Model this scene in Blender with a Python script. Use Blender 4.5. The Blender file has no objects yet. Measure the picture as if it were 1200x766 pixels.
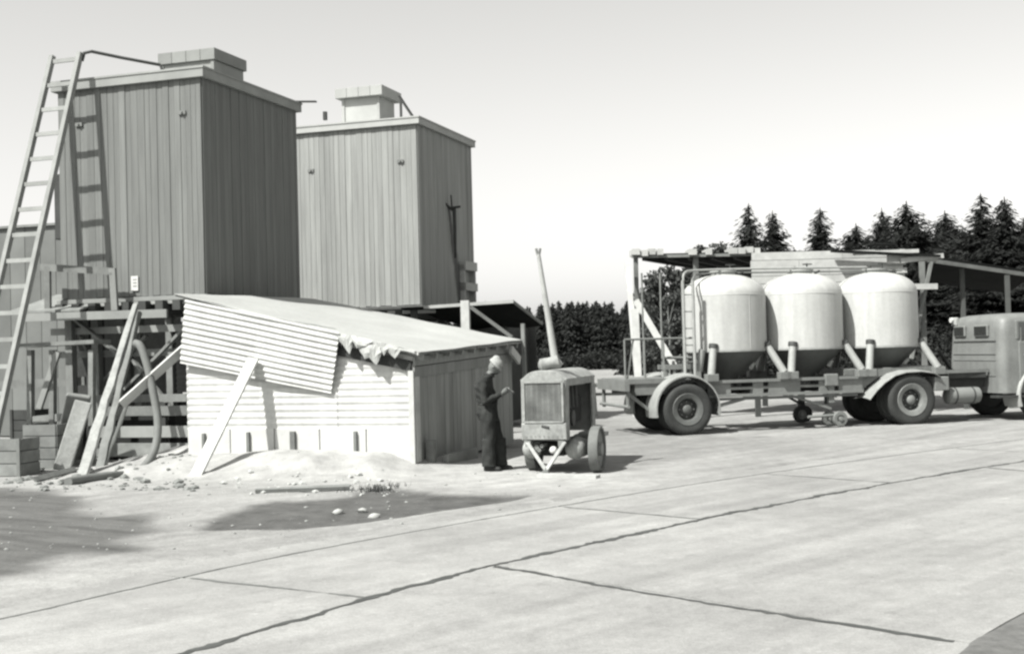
import bpy, bmesh, math, random
import numpy as np
from mathutils import Vector, Matrix
random.seed(7); rng = np.random.default_rng(7)
R = math.radians
SC = bpy.context.scene
COL = SC.collection

# ------------------------------------------------------------------ camera
F_PX, CAM_H, HOR, ROLL = 1450.0, 1.88, 408.0, R(1.5)     # focal length in photo pixels, eye height, horizon row
PITCH = math.atan((HOR - 383) / F_PX)
cam = bpy.data.objects.new('camera', bpy.data.cameras.new('camera'))
COL.objects.link(cam); SC.camera = cam
cam.data.sensor_width = 36.0; cam.data.lens = F_PX / 1200 * 36.0
cam.data.clip_start = 0.1; cam.data.clip_end = 3000
cam.matrix_world = Matrix.Translation((0, 0, CAM_H)) @ Matrix.Rotation(math.pi/2 + PITCH, 4, 'X') @ Matrix.Rotation(-ROLL, 4, 'Z')

# ------------------------------------------------------------------ sky and sun
SUN_EL, SUN_AZ = R(52), R(220)          # azimuth: angle of the direction TOWARDS the sun, counter-clockwise from +X
W = bpy.data.worlds.new('World'); SC.world = W; W.use_nodes = True
nt = W.node_tree; nt.nodes.clear()
sky = nt.nodes.new('ShaderNodeTexSky'); sky.sky_type = 'NISHITA'; sky.sun_disc = False
sky.sun_elevation = SUN_EL; sky.sun_rotation = R(90) - SUN_AZ
sky.air_density = 1.0; sky.dust_density = 1.6; sky.ozone_density = 1.0; sky.altitude = 100
bw = nt.nodes.new('ShaderNodeVectorMath'); bw.operation = 'DOT_PRODUCT'   # black-and-white film, most sensitive to blue: the sky has no hue
bw.inputs[1].default_value = (0.12, 0.43, 0.45)
tintn = nt.nodes.new('ShaderNodeVectorMath'); tintn.operation = 'SCALE'; tintn.inputs[0].default_value = (1.0, 0.993, 0.965)
bg = nt.nodes.new('ShaderNodeBackground'); bg.inputs[1].default_value = 0.118
wo = nt.nodes.new('ShaderNodeOutputWorld')
nt.links.new(sky.outputs[0], bw.inputs[0]); nt.links.new(bw.outputs['Value'], tintn.inputs['Scale'])
nt.links.new(tintn.outputs[0], bg.inputs[0]); nt.links.new(bg.outputs[0], wo.inputs[0])
sun = bpy.data.objects.new('sun', bpy.data.lights.new('sun', 'SUN')); COL.objects.link(sun)
sun.data.energy = 5.0; sun.data.angle = R(0.8); sun.data.color = (1.0, 0.985, 0.95)
sdir = Vector((math.cos(SUN_EL)*math.cos(SUN_AZ), math.cos(SUN_EL)*math.sin(SUN_AZ), math.sin(SUN_EL)))
sun.rotation_euler = sdir.to_track_quat('Z', 'Y').to_euler(); sun.location = (-20, -20, 40)
SC.view_settings.view_transform = 'Standard'; SC.view_settings.look = 'None'
SC.view_settings.exposure = 0.88; SC.view_settings.gamma = 1.0
SC.render.engine = 'CYCLES'
SC.cycles.pixel_filter_type = 'BLACKMAN_HARRIS'; SC.cycles.filter_width = 2.5   # soft old lens
SC.cycles.max_bounces = 6

# ------------------------------------------------------------------ surveying: photo pixel -> place
def ray(x, y):
    u, v = x - 600, 383 - y
    c, s = math.cos(ROLL), math.sin(ROLL)
    u, v = u*c + v*s, -u*s + v*c
    cp, sp = math.cos(PITCH), math.sin(PITCH)
    return Vector((u/F_PX, cp - v/F_PX*sp, sp + v/F_PX*cp))
def G(x, y, z=0.0):
    d = ray(x, y); t = (z - CAM_H)/d.z; return Vector((d.x*t, d.y*t, z))
def D(x, y, Y):
    d = ray(x, y); t = Y/d.y; return Vector((d.x*t, Y, CAM_H + d.z*t))
class Frame:
    """a yawed local frame on the ground: x along the front, y away from the camera"""
    def __init__(s, o, a):
        s.o = Vector((o[0], o[1])); s.a = a
        s.ex = Vector((math.cos(a), math.sin(a))); s.ey = Vector((-math.sin(a), math.cos(a)))
    def _l(s, px, py):
        d = ray(px, py); d2 = Vector((d.x, d.y))
        return Vector((-s.o @ s.ex, -s.o @ s.ey, CAM_H)), Vector((d2 @ s.ex, d2 @ s.ey, d.z))
    def at(s, px, py, y=0.0):
        c, d = s._l(px, py); return c + d*((y - c.y)/d.y)
    def atx(s, px, py, x=0.0):
        c, d = s._l(px, py); return c + d*((x - c.x)/d.x)
    def loc(s, p):
        q = Vector((p[0], p[1])) - s.o; return Vector((q @ s.ex, q @ s.ey, p[2]))
    def wor(s, p):
        q = s.o + s.ex*p[0] + s.ey*p[1]; return Vector((q.x, q.y, p[2]))
    def empty(s, name, label, cat, group=None):
        return thing(name, label, cat, (s.o.x, s.o.y, 0), s.a, group)

# ------------------------------------------------------------------ objects
def tag(o, label=None, cat=None, group=None, kind=None):
    if label: o['label'] = label
    if cat: o['category'] = cat
    if group: o['group'] = group
    if kind: o['kind'] = kind
    return o
def thing(name, label, cat, loc=(0,0,0), rz=0, group=None):
    o = bpy.data.objects.new(name, None); COL.objects.link(o)
    o.location = loc; o.rotation_euler = (0, 0, rz); o.empty_display_size = 0.2
    return tag(o, label, cat, group)
def link(name, mesh, parent=None, loc=None, rot=None):
    o = bpy.data.objects.new(name, mesh); COL.objects.link(o)
    if parent: o.parent = parent
    if loc is not None: o.location = loc
    if rot is not None: o.rotation_euler = rot
    return o
def copy_tree(o, parent=None):
    c = o.copy(); COL.objects.link(c); c.parent = parent
    for ch in list(o.children): copy_tree(ch, c)
    return c

def ortho(d):
    d = Vector(d).normalized()
    a = Vector((0,0,1)) if abs(d.z) < 0.95 else Vector((0,1,0))
    x = a.cross(d).normalized(); return x, d.cross(x).normalized(), d

class MB:
    def __init__(s): s.v = []; s.f = []
    def add(s, vs, fs):
        b = len(s.v); s.v += [tuple(p) for p in vs]; s.f += [tuple(i+b for i in f) for f in fs]; return s
    def box(s, c, d, rz=0, M=None):
        hx, hy, hz = d[0]/2, d[1]/2, d[2]/2
        vs = [Vector((x*hx, y*hy, z*hz)) for z in (-1,1) for y in (-1,1) for x in (-1,1)]
        if rz: m = Matrix.Rotation(rz, 3, 'Z'); vs = [m @ p for p in vs]
        if M is not None: vs = [M @ p for p in vs]
        vs = [p + Vector(c) for p in vs]
        return s.add(vs, [(0,2,3,1),(4,5,7,6),(0,1,5,4),(2,6,7,3),(0,4,6,2),(1,3,7,5)])
    def beam(s, p0, p1, w, h, side=None, jit=0.0):
        """board from p0 to p1; w across (along `side`), h the other way"""
        p0, p1 = Vector(p0), Vector(p1); d = (p1-p0).normalized()
        if side is None: x, y, _ = ortho(d)
        else:
            x = Vector(side); x = (x - d*(x @ d)).normalized(); y = d.cross(x)
        vs = []
        for p in (p0, p1):
            for sx, sy in ((-1,-1),(1,-1),(1,1),(-1,1)):
                vs.append(p + x*sx*w/2 + y*sy*h/2 + Vector([random.uniform(-jit, jit) for _ in range(3)]))
        return s.add(vs, [(3,2,1,0),(4,5,6,7),(0,1,5,4),(1,2,6,5),(2,3,7,6),(3,0,4,7)])
    def tube(s, p0, p1, r0, r1=None, n=12, cap=True):
        return s.path([p0, p1], [r0, r0 if r1 is None else r1], n, cap)
    def path(s, pts, r, n=10, cap=True):
        pts = [Vector(p) for p in pts]; k = len(pts)
        rs = r if isinstance(r, (list, tuple)) else [r]*k
        vs = []; fs = []; px = None
        for i, p in enumerate(pts):
            d = (pts[min(i+1, k-1)] - pts[max(i-1, 0)])
            x, y, d = ortho(d)
            if px is not None:
                x = (px - d*(px @ d)).normalized(); y = d.cross(x)
            px = x
            for j in range(n):
                a = 2*math.pi*j/n; vs.append(p + (x*math.cos(a) + y*math.sin(a))*rs[i])
        for i in range(k-1):
            for j in range(n):
                fs.append((i*n+j, i*n+(j+1)%n, (i+1)*n+(j+1)%n, (i+1)*n+j))
        if cap: fs.append(tuple(range(n-1, -1, -1))); fs.append(tuple(range((k-1)*n, k*n)))
        return s.add(vs, fs)
    def lathe(s, prof, c=(0,0,0), n=32, axis='Z', a0=0, a1=2*math.pi):
        full = abs(a1-a0-2*math.pi) < 1e-6
        m = n if full else n+1
        vs = []; fs = []
        for (r, z) in prof:
            for j in range(m):
                a = a0 + (a1-a0)*j/n
                p = Vector((r*math.cos(a), r*math.sin(a), z))
                if axis == 'Y': p = Vector((p.x, p.z, -p.y))       # profile z -> +y
                if axis == 'X': p = Vector((p.z, p.x, p.y))
                vs.append(p + Vector(c))
        for i in range(len(prof)-1):
            for j in range(n):
                q = (j+1) % m
                fs.append((i*m+j, i*m+q, (i+1)*m+q, (i+1)*m+j))
        return s.add(vs, fs)
    def grid(s, fn, nu, nv, thick=None):
        vs = [Vector(fn(i/nu, j/nv)) for j in range(nv+1) for i in range(nu+1)]
        fs = [(j*(nu+1)+i, j*(nu+1)+i+1, (j+1)*(nu+1)+i+1, (j+1)*(nu+1)+i) for j in range(nv) for i in range(nu)]
        if thick is not None:
            t = Vector(thick); b = len(vs)
            vs2 = [p + t for p in vs]; fs2 = [tuple(reversed([k+b for k in f])) for f in fs]
            ring = [i for i in range(nu+1)] + [j*(nu+1)+nu for j in range(1, nv+1)] + [nv*(nu+1)+i for i in range(nu-1, -1, -1)] + [j*(nu+1) for j in range(nv-1, 0, -1)]
            fs3 = [(ring[k], ring[k]+b, ring[(k+1) % len(ring)]+b, ring[(k+1) % len(ring)]) for k in range(len(ring))]
            vs += vs2; fs += fs2 + fs3
        return s.add(vs, fs)
    def prism(s, poly, d):
        """poly: 3D points, extruded by vector d"""
        n = len(poly); d = Vector(d); vs = [Vector(p) for p in poly]; vs += [p + d for p in vs]
        return s.add(vs, [tuple(range(n-1,-1,-1)), tuple(range(n,2*n))] + [(i,(i+1)%n,(i+1)%n+n,i+n) for i in range(n)])
    def mesh(s, name, mat=None, smooth=False, bevel=0, segs=2, fixn=True):
        me = bpy.data.meshes.new(name); me.from_pydata(s.v, [], s.f)
        if bevel or fixn:
            bm = bmesh.new(); bm.from_mesh(me)
            if fixn: bmesh.ops.recalc_face_normals(bm, faces=bm.faces)
            if bevel:
                bmesh.ops.remove_doubles(bm, verts=bm.verts, dist=1e-5)
                es = [e for e in bm.edges if len(e.link_faces) == 2 and e.calc_face_angle(0) > 0.6]
                bmesh.ops.bevel(bm, geom=es, offset=bevel, segments=segs, profile=0.5, affect='EDGES', clamp_overlap=True)
            bm.to_mesh(me); bm.free()
        if mat: me.materials.append(mat)
        if smooth:
            me.shade_smooth()
            me.set_sharp_from_angle(angle=R(smooth if smooth is not True else 40))
        me.update(); return me
    def build(s, name, mat, parent=None, smooth=False, bevel=0, segs=2, loc=None, rot=None):
        return link(name, s.mesh(name, mat, smooth, bevel, segs), parent, loc, rot)

# ------------------------------------------------------------------ materials (greys of a black-and-white print, faint green-grey tone)
def tone(g):
    k = min(1.0, g/0.6)
    return (0.945 + 0.055*k, 1.0, 0.955 + 0.02*k)
MAT = {}
def M(name, g, rough=0.8, var=0.2, scale=3.0, stretch=(1,1,1), rnd=0.0, bump=0.0, bscale=60.0, metal=0.0,
      var2=0.0, scale2=25.0, streak=0.0, sscale=(30,30,1.2), spec=0.3, world=False):
    if name in MAT: return MAT[name]
    if g > 0.1: g = g*0.62
    m = bpy.data.materials.new(name); m.use_nodes = True; MAT[name] = m
    t = m.node_tree; N = t.nodes; L = t.links; N.clear()
    out = N.new('ShaderNodeOutputMaterial'); b = N.new('ShaderNodeBsdfPrincipled'); L.new(b.outputs[0], out.inputs[0])
    b.inputs['Roughness'].default_value = rough; b.inputs['Metallic'].default_value = metal
    b.inputs['Specular IOR Level'].default_value = spec
    if world: src = N.new('ShaderNodeNewGeometry').outputs['Position']
    else: src = N.new('ShaderNodeTexCoord').outputs['Object']
    oi = N.new('ShaderNodeObjectInfo')
    off = N.new('ShaderNodeVectorMath'); off.operation = 'SCALE'; off.inputs[0].default_value = (37.1, 53.7, 19.3)
    L.new(oi.outputs['Random'], off.inputs['Scale'])
    addv = N.new('ShaderNodeVectorMath'); addv.operation = 'ADD'; L.new(src, addv.inputs[0])
    if not world: L.new(off.outputs[0], addv.inputs[1])
    def noise(sc, st, det=5.0):
        mp = N.new('ShaderNodeMapping'); mp.inputs['Scale'].default_value = st; L.new(addv.outputs[0], mp.inputs[0])
        n = N.new('ShaderNodeTexNoise'); n.inputs['Scale'].default_value = sc; n.inputs['Detail'].default_value = det
        n.inputs['Roughness'].default_value = 0.6; L.new(mp.outputs[0], n.inputs['Vector']); return n.outputs['Fac']
    def vary(sock, amt):
        mr = N.new('ShaderNodeMapRange'); mr.inputs[1].default_value = 0.25; mr.inputs[2].default_value = 0.75
        mr.inputs[3].default_value = 1-amt; mr.inputs[4].default_value = 1+amt; L.new(sock, mr.inputs[0]); return mr.outputs[0]
    def mul(a, c):
        x = N.new('ShaderNodeMath'); x.operation = 'MULTIPLY'
        for i, q in enumerate((a, c)):
            if isinstance(q, (int, float)): x.inputs[i].default_value = q
            else: L.new(q, x.inputs[i])
        return x.outputs[0]
    val = g
    if var: val = mul(vary(noise(scale, stretch), var), val)
    if var2: val = mul(vary(noise(scale2, stretch, 3.0), var2), val)
    if streak: val = mul(vary(noise(1.0, sscale, 4.0), streak), val)
    if rnd:
        mr = N.new('ShaderNodeMapRange'); mr.inputs[3].default_value = 1-rnd; mr.inputs[4].default_value = 1+rnd
        L.new(oi.outputs['Random'], mr.inputs[0]); val = mul(mr.outputs[0], val)
    sc = N.new('ShaderNodeVectorMath'); sc.operation = 'SCALE'; sc.inputs[0].default_value = tone(g)
    if isinstance(val, (int, float)): sc.inputs['Scale'].default_value = val
    else: L.new(val, sc.inputs['Scale'])
    L.new(sc.outputs[0], b.inputs['Base Color'])
    m['val_node'] = sc.name
    if bump:
        bp = N.new('ShaderNodeBump'); bp.inputs['Strength'].default_value = bump; bp.inputs['Distance'].default_value = 0.01
        L.new(noise(bscale, stretch, 4.0), bp.inputs['Height']); L.new(bp.outputs[0], b.inputs['Normal'])
    return m
wood_silo = M('painted_silo_boards', 0.22, 0.75, 0.10, 1.2, (1,1,0.3), rnd=0.085, streak=0.18, sscale=(16,16,0.7), bump=0.3, bscale=40)
wood_silo2 = M('pale_silo_boards', 0.38, 0.75, 0.12, 1.0, (1,1,0.3), rnd=0.10, streak=0.20, sscale=(14,14,0.6), bump=0.3, bscale=40)
wood_trim = M('silo_trim_wood', 0.36, 0.8, 0.15, 2.0, rnd=0.10, bump=0.2)
wood_trim2 = M('pale_trim_wood', 0.52, 0.8, 0.12, 2.0, rnd=0.08, bump=0.2)
wood_old = M('weathered_wood', 0.26, 0.85, 0.25, 2.5, rnd=0.22, streak=0.15, sscale=(6,6,6), bump=0.4)
wood_dark = M('darkened_wood', 0.045, 0.85, 0.3, 2.5, rnd=0.25, bump=0.4)  # dark timber, tone lowered further to deepen the shade under decks and roofs
wood_pale = M('pale_sawn_wood', 0.62, 0.8, 0.15, 3.0, rnd=0.10, streak=0.10, sscale=(8,8,8), bump=0.3)
wood_shed = M('shed_side_boards', 0.36, 0.85, 0.22, 1.5, (1,1,0.3), rnd=0.12, streak=0.2, sscale=(14,14,1), bump=0.4)
wood_lad = M('ladder_wood', 0.40, 0.85, 0.2, 3.0, rnd=0.12, bump=0.3)
bark = M('peeled_log', 0.40, 0.85, 0.25, 4.0, var2=0.15, bump=0.5, bscale=25)
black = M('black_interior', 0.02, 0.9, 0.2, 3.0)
tin_white = M('whitewashed_corrugated_sheet', 0.70, 0.65, 0.16, 1.3, var2=0.10, scale2=7, bump=0.1, streak=0.08, sscale=(5,5,0.8))
tin_grey = M('galvanised_corrugated_sheet', 0.55, 0.5, 0.14, 1.6, var2=0.08, scale2=9, bump=0.1)
felt = M('pale_roofing_felt', 0.50, 0.85, 0.12, 0.9, var2=0.08, scale2=14, bump=0.4, bscale=18)
felt_dark = M('blackened_roof_sheet', 0.014, 0.95, 0.3, 2.0, bump=0.3, spec=0.05)  # colour blackened so canopy undersides read as deep shade
plaster = M('limewashed_block', 0.72, 0.9, 0.12, 3.0, rnd=0.08, bump=0.5, bscale=25)
tar2 = M('dusty_joint_tar', 0.19, 0.8, 0.4, 3.0, world=True)
tar = M('joint_tar', 0.055, 0.7, 0.35, 6.0, bump=0.4, bscale=50, world=True)
stone_m = M('pale_stone', 0.5, 0.9, 0.2, 8.0, rnd=0.2, bump=0.5, bscale=30)
rubble_m = M('rubble_bits', 0.26, 0.9, 0.45, 9.0, bump=0.5)
rubber = M('tyre_rubber', 0.035, 0.75, 0.25, 6.0, var2=0.2, spec=0.3)
rubber_hose = M('rubber_hose', 0.22, 0.7, 0.2, 6.0)
steel_dark = M('dark_chassis_steel', 0.045, 0.6, 0.3, 5.0, rnd=0.1)
steel_grey = M('grey_painted_steel', 0.25, 0.55, 0.18, 4.0, var2=0.1, rnd=0.06)
steel_light = M('light_painted_steel', 0.42, 0.5, 0.18, 5.0, var2=0.12, rnd=0.08)
tank_white = M('tank_paint', 0.62, rough=0.5, var=0.09, scale=1.6, rnd=0.06, streak=0.13, sscale=(7,7,0.6), spec=0.35, var2=0.05, scale2=14)
tank_grey = M('hopper_shade_paint', 0.13, 0.5, 0.15, 2.5, streak=0.1, sscale=(8,8,0.9))  # shade of the downward cone and some dirt put into the paint
cab_paint = M('cab_paint', 0.24, 0.5, 0.18, 2.5, var2=0.10, spec=0.4, streak=0.12, sscale=(6,6,0.9))
fender_paint = M('dusty_mudguard_paint', 0.38, 0.55, 0.2, 4.0, var2=0.12)
rim_paint = M('wheel_rim_paint', 0.26, 0.55, 0.2, 8.0)
glass = M('dark_window_glass', 0.03, 0.08, 0.0, spec=0.6)
glass_cab = M('cab_window_glass', 0.07, 0.12, 0.1, spec=0.6)
comp_paint = M('compressor_paint', 0.30, 0.55, 0.2, 5.0, var2=0.12)
comp_light = M('compressor_hood_paint', 0.38, 0.55, 0.34, 4.0, var2=0.22, scale2=18)
mesh_grille = M('radiator_mesh', 0.09, 0.6, 0.6, 3.0, var2=0.3)
bright = M('white_enamel', 0.8, 0.4, 0.05)
cloth_dark = M('dark_work_clothes', 0.03, 0.9, 0.3, 9.0, spec=0.15)
cloth_cap = M('pale_knitted_cap', 0.44, 0.95, 0.15, 20.0, bump=0.5, bscale=120)
skin = M('skin', 0.22, 0.6, 0.12, 12.0)
leather = M('boot_leather', 0.02, 0.6, 0.2, 10.0)
needle = M('spruce_needles', 0.032, 0.8, 0.35, 0.8, rnd=0.25, spec=0.1)
leafm = M('birch_leaves', 0.06, 0.7, 0.35, 0.9, rnd=0.25, spec=0.15)
bushm = M('undergrowth_leaves', 0.035, 0.8, 0.4, 0.5, spec=0.1, world=True)
trunkm = M('tree_bark', 0.07, 0.9, 0.3, 5.0)
birchbark = M('birch_bark', 0.22, 0.9, 0.4, 5.0)
def two_sided_leaf(m):
    N, L = m.node_tree.nodes, m.node_tree.links
    b = [n for n in N if n.type == 'BSDF_PRINCIPLED'][0]; o = [n for n in N if n.type == 'OUTPUT_MATERIAL'][0]
    tr = N.new('ShaderNodeBsdfTranslucent'); mx = N.new('ShaderNodeMixShader'); mx.inputs[0].default_value = 0.25
    L.new(N[m['val_node']].outputs[0], tr.inputs[0])
    L.new(b.outputs[0], mx.inputs[1]); L.new(tr.outputs[0], mx.inputs[2]); L.new(mx.outputs[0], o.inputs[0])
two_sided_leaf(needle); two_sided_leaf(leafm); two_sided_leaf(bushm)

# ------------------------------------------------------------------ ground: one sheet to the horizon, concrete apron of slabs laid on it
JOINT = [(-6.4, 1.0), (-4.6, 4.0), (-3.0, 6.6), (-2.13, 7.87), (-0.88, 9.95), (-0.05, 11.0), (1.13, 12.33), (2.54, 13.86), (4.23, 15.55), (7.59, 18.5), (12.0, 21.9), (19.0, 26.6), (30.0, 33.0)]
def spline(pts, step=0.25):
    P = [np.array(p, float) for p in pts]; P = [2*P[0]-P[1]] + P + [2*P[-1]-P[-2]]
    out = []
    for i in range(1, len(P)-2):
        n = max(2, int(np.linalg.norm(P[i+1]-P[i])/step))
        for k in range(n):
            t = k/n
            out.append(0.5*((2*P[i]) + (P[i+1]-P[i-1])*t + (2*P[i-1]-5*P[i]+4*P[i+1]-P[i+2])*t*t + (3*P[i]-P[i-1]-3*P[i+1]+P[i+2])*t**3))
    out.append(P[-2]); return np.array(out)
MC = spline(JOINT)
for _ in range(12): MC[1:-1] = 0.25*MC[:-2] + 0.5*MC[1:-1] + 0.25*MC[2:]
TN = np.gradient(MC, axis=0); TN /= np.linalg.norm(TN, axis=1)[:, None]
LN = np.stack([-TN[:, 1], TN[:, 0]], 1)                 # to the left of the joint
ARC = np.concatenate([[0], np.cumsum(np.linalg.norm(np.diff(MC, axis=0), axis=1))])
def sdist(P):
    best = np.full(len(P), 1e9); sd = np.zeros(len(P))
    for i in range(0, len(MC), 2):
        d = P - MC[i]; q = (d**2).sum(1); m = q < best
        best[m] = q[m]; sd[m] = (d @ LN[i])[m]
    return sd
def near_s(p): return ARC[np.argmin(((MC - np.array(p))**2).sum(1))]
def vnoise(x, y, s, seed):
    """cheap value noise on arrays"""
    g = np.random.default_rng(seed).random((64, 64)); x = x/s; y = y/s
    xi, yi = np.floor(x).astype(int), np.floor(y).astype(int); fx, fy = x-xi, y-yi
    fx, fy = fx*fx*(3-2*fx), fy*fy*(3-2*fy)
    a = g[xi % 64, yi % 64]; b = g[(xi+1) % 64, yi % 64]; c = g[xi % 64, (yi+1) % 64]; d = g[(xi+1) % 64, (yi+1) % 64]
    return (a*(1-fx)+b*fx)*(1-fy) + (c*(1-fx)+d*fx)*fy - 0.5
def sstep(a, b, x):
    t = np.clip((x-a)/(b-a), 0, 1); return t*t*(3-2*t)
def inpoly(x, y, poly):
    """signed distance-like mask: >0 inside"""
    ins = np.zeros(x.shape, bool); dm = np.full(x.shape, 1e9); n = len(poly)
    for i in range(n):
        x0, y0 = poly[i]; x1, y1 = poly[(i+1) % n]
        c = ((y0 > y) != (y1 > y)); xx = (x1-x0)*(y-y0)/((y1-y0) if abs(y1-y0) > 1e-9 else 1e-9) + x0
        ins ^= c & (x < xx)
        t = np.clip(((x-x0)*(x1-x0)+(y-y0)*(y1-y0))/((x1-x0)**2+(y1-y0)**2), 0, 1)
        dm = np.minimum(dm, np.hypot(x-x0-t*(x1-x0), y-y0-t*(y1-y0)))
    return np.where(ins, dm, -dm)
SHED = Frame(G(487, 551), R(-20))
def px_poly(*ps): return [tuple(G(*p)[:2]) for p in ps]
MUD = px_poly((236,621),(262,604),(318,588),(400,583),(440,573),(470,574),(560,582),(632,578),(600,586),(520,598),(470,606),(420,613),(340,620))
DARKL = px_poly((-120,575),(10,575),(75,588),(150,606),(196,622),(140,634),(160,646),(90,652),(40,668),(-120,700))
TRUCKDIRT = px_poly((700,495),(800,508),(900,512),(830,530),(760,556),(700,552))
def ground_z(x, y):
    """x, y arrays -> height, masks"""
    sd = sdist(np.stack([x, y], 1))
    n1 = vnoise(x, y, 1.7, 1); n2 = vnoise(x, y, 0.55, 2); n3 = vnoise(x, y, 0.2, 3); n4 = vnoise(x, y, 4.5, 4)
    edge = 2.2 + 0.35*n4 + 0.35*n1
    dirt = sstep(-0.5, 0.5, sd - edge)
    right = sstep(4.15, 4.45, -sd + 0.25*n1)
    z = -0.06 + dirt*(0.075 + 0.03*n1 + 0.018*n2 + 0.014*n3) + right*(0.062 + 0.012*n2 + 0.01*n3)
    far = sstep(40, 90, np.hypot(x, y)); 
    # sand heaped against the front of the shed
    lx = (x-SHED.o.x)*SHED.ex.x + (y-SHED.o.y)*SHED.ex.y; ly = (x-SHED.o.x)*SHED.ey.x + (y-SHED.o.y)*SHED.ey.y
    along = sstep(-6.2, -4.6, lx)*(1-sstep(-0.7, 0.6, lx)); across = sstep(-1.75, -0.35, ly + 0.35*n2)*(1-sstep(1.5, 3, ly))
    heap = along*across
    z = z + heap*(0.26 + 0.10*n1 + 0.05*n2 + 0.03*n3)
    lip = np.exp(-((ly + 1.45 + 0.25*n1)/0.16)**2)*sstep(-4.2, -3.4, lx)*(1-sstep(-1.1, -0.4, lx)); z = z + 0.05*lip
    mud = sstep(-0.08, 0.08, inpoly(x, y, MUD) + 0.10*n2 + 0.12*n3)
    z = z - 0.03*mud*dirt
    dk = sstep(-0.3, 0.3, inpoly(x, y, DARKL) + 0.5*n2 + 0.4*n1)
    td = sstep(-0.5, 0.4, inpoly(x, y, TRUCKDIRT) + 0.8*n2 + 0.5*n1)
    sand = np.clip(sstep(-3.6, -1.2, ly + 1.2*n1)*sstep(-7, -4.5, lx)*(1-sstep(2.6, 5.0, lx))*(1-sstep(1, 3, ly)), 0, 1)
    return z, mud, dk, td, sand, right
def axis(lo, a, b, hi, step, m):
    inner = np.arange(a, b+1e-6, step)
    o1 = a - np.geomspace(step*1.2, a-lo, m)[::-1]; o2 = b + np.geomspace(step*1.2, hi-b, m)
    return np.concatenate([o1, inner, o2])
def build_ground():
    xs = axis(-900, -10, 13, 900, 0.11, 46); ys = axis(-300, 5, 29, 1500, 0.11, 46)
    X, Y = np.meshgrid(xs, ys); x, y = X.ravel(), Y.ravel()
    z, mud, dk, td, sand, right = ground_z(x, y)
    nx, ny = len(xs), len(ys)
    me = bpy.data.meshes.new('ground')
    idx = np.arange(nx*ny).reshape(ny, nx)
    f = np.stack([idx[:-1, :-1], idx[:-1, 1:], idx[1:, 1:], idx[1:, :-1]], -1).reshape(-1, 4)
    me.from_pydata(np.stack([x, y, z], 1).tolist(), [], f.tolist())
    for nme, arr in (('mud', mud), ('dark_left', dk), ('trodden', td), ('sand', sand), ('verge', right)):
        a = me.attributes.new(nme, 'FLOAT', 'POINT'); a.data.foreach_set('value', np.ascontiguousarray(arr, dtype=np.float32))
    me.shade_smooth()
    o = link('ground', me); tag(o, 'pale dusty yard ground with a dark muddy hollow', kind='structure')
    m = bpy.data.materials.new('yard_dirt'); m.use_nodes = True; N, L = m.node_tree.nodes, m.node_tree.links
    b = N['Principled BSDF']; b.inputs['Roughness'].default_value = 0.95; b.inputs['Specular IOR Level'].default_value = 0.1
    geo = N.new('ShaderNodeNewGeometry')
    def noise(sc, st=(1,1,1), rot=0, det=6):
        mp = N.new('ShaderNodeMapping'); mp.vector_type = 'TEXTURE'; mp.inputs['Scale'].default_value = (1/st[0], 1/st[1], 1); mp.inputs['Rotation'].default_value = (0,0,-rot)
        L.new(geo.outputs['Position'], mp.inputs[0]); n = N.new('ShaderNodeTexNoise'); n.inputs['Scale'].default_value = sc; n.inputs['Detail'].default_value = det
        n.inputs['Roughness'].default_value = 0.62; L.new(mp.outputs[0], n.inputs['Vector']); return n.outputs['Fac']
    def mr(s, a, c, lo=0.3, hi=0.7):
        q = N.new('ShaderNodeMapRange'); q.inputs[1].default_value = lo; q.inputs[2].default_value = hi; q.inputs[3].default_value = a; q.inputs[4].default_value = c; L.new(s, q.inputs[0]); return q.outputs[0]
    def mul(a, c):
        q = N.new('ShaderNodeMath'); q.operation = 'MULTIPLY'; L.new(a, q.inputs[0])
        if isinstance(c, float): q.inputs[1].default_value = c
        else: L.new(c, q.inputs[1])
        return q.outputs[0]
    def mix(f, a, c):
        q = N.new('ShaderNodeMix'); q.data_type = 'FLOAT'; L.new(f, q.inputs['Factor'])
        for i, v in ((2, a), (3, c)):
            if isinstance(v, float): q.inputs[i].default_value = v
            else: L.new(v, q.inputs[i])
        return q.outputs[0]
    def att(n):
        q = N.new('ShaderNodeAttribute'); q.attribute_name = n; return q.outputs['Fac']
    base = mul(mr(noise(0.35), 0.80, 1.16), 0.24)
    base = mul(base, mr(noise(1.0, (0.12, 2.0, 1), R(-46)), 0.82, 1.16))      # wheel and rake marks along the road
    base = mul(base, mr(noise(5.0), 0.85, 1.12)); base = mul(base, mr(noise(38.0), 0.86, 1.10))
    base = mix(att('sand'), base, mul(mr(noise(2.5), 0.72, 1.12), 0.31))
    base = mix(mul(att('trodden'), mr(noise(2.2), 0.1, 1.0)), base, 0.15)
    base = mix(att('dark_left'), base, mul(mr(noise(1.5, (0.4, 2.0, 1), R(30)), 0.7, 1.5), 0.085))  # darker streaked ground on the left side
    base = mix(att('mud'), base, mul(mr(noise(3.5), 0.7, 1.35), 0.075))
    base = mix(att('verge'), base, mul(mr(noise(9.0), 0.8, 1.3), 0.11))
    sc = N.new('ShaderNodeVectorMath'); sc.operation = 'SCALE'; sc.inputs[0].default_value = tone(0.5); L.new(base, sc.inputs['Scale']); L.new(sc.outputs[0], b.inputs['Base Color'])
    rg = mix(att('mud'), 0.95, 0.55); L.new(rg, b.inputs['Roughness'])
    bp = N.new('ShaderNodeBump'); bp.inputs['Strength'].default_value = 0.6; bp.inputs['Distance'].default_value = 0.03
    L.new(noise(14.0), bp.inputs['Height']); L.new(bp.outputs[0], b.inputs['Normal'])
    me.materials.append(m)
build_ground()

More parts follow.
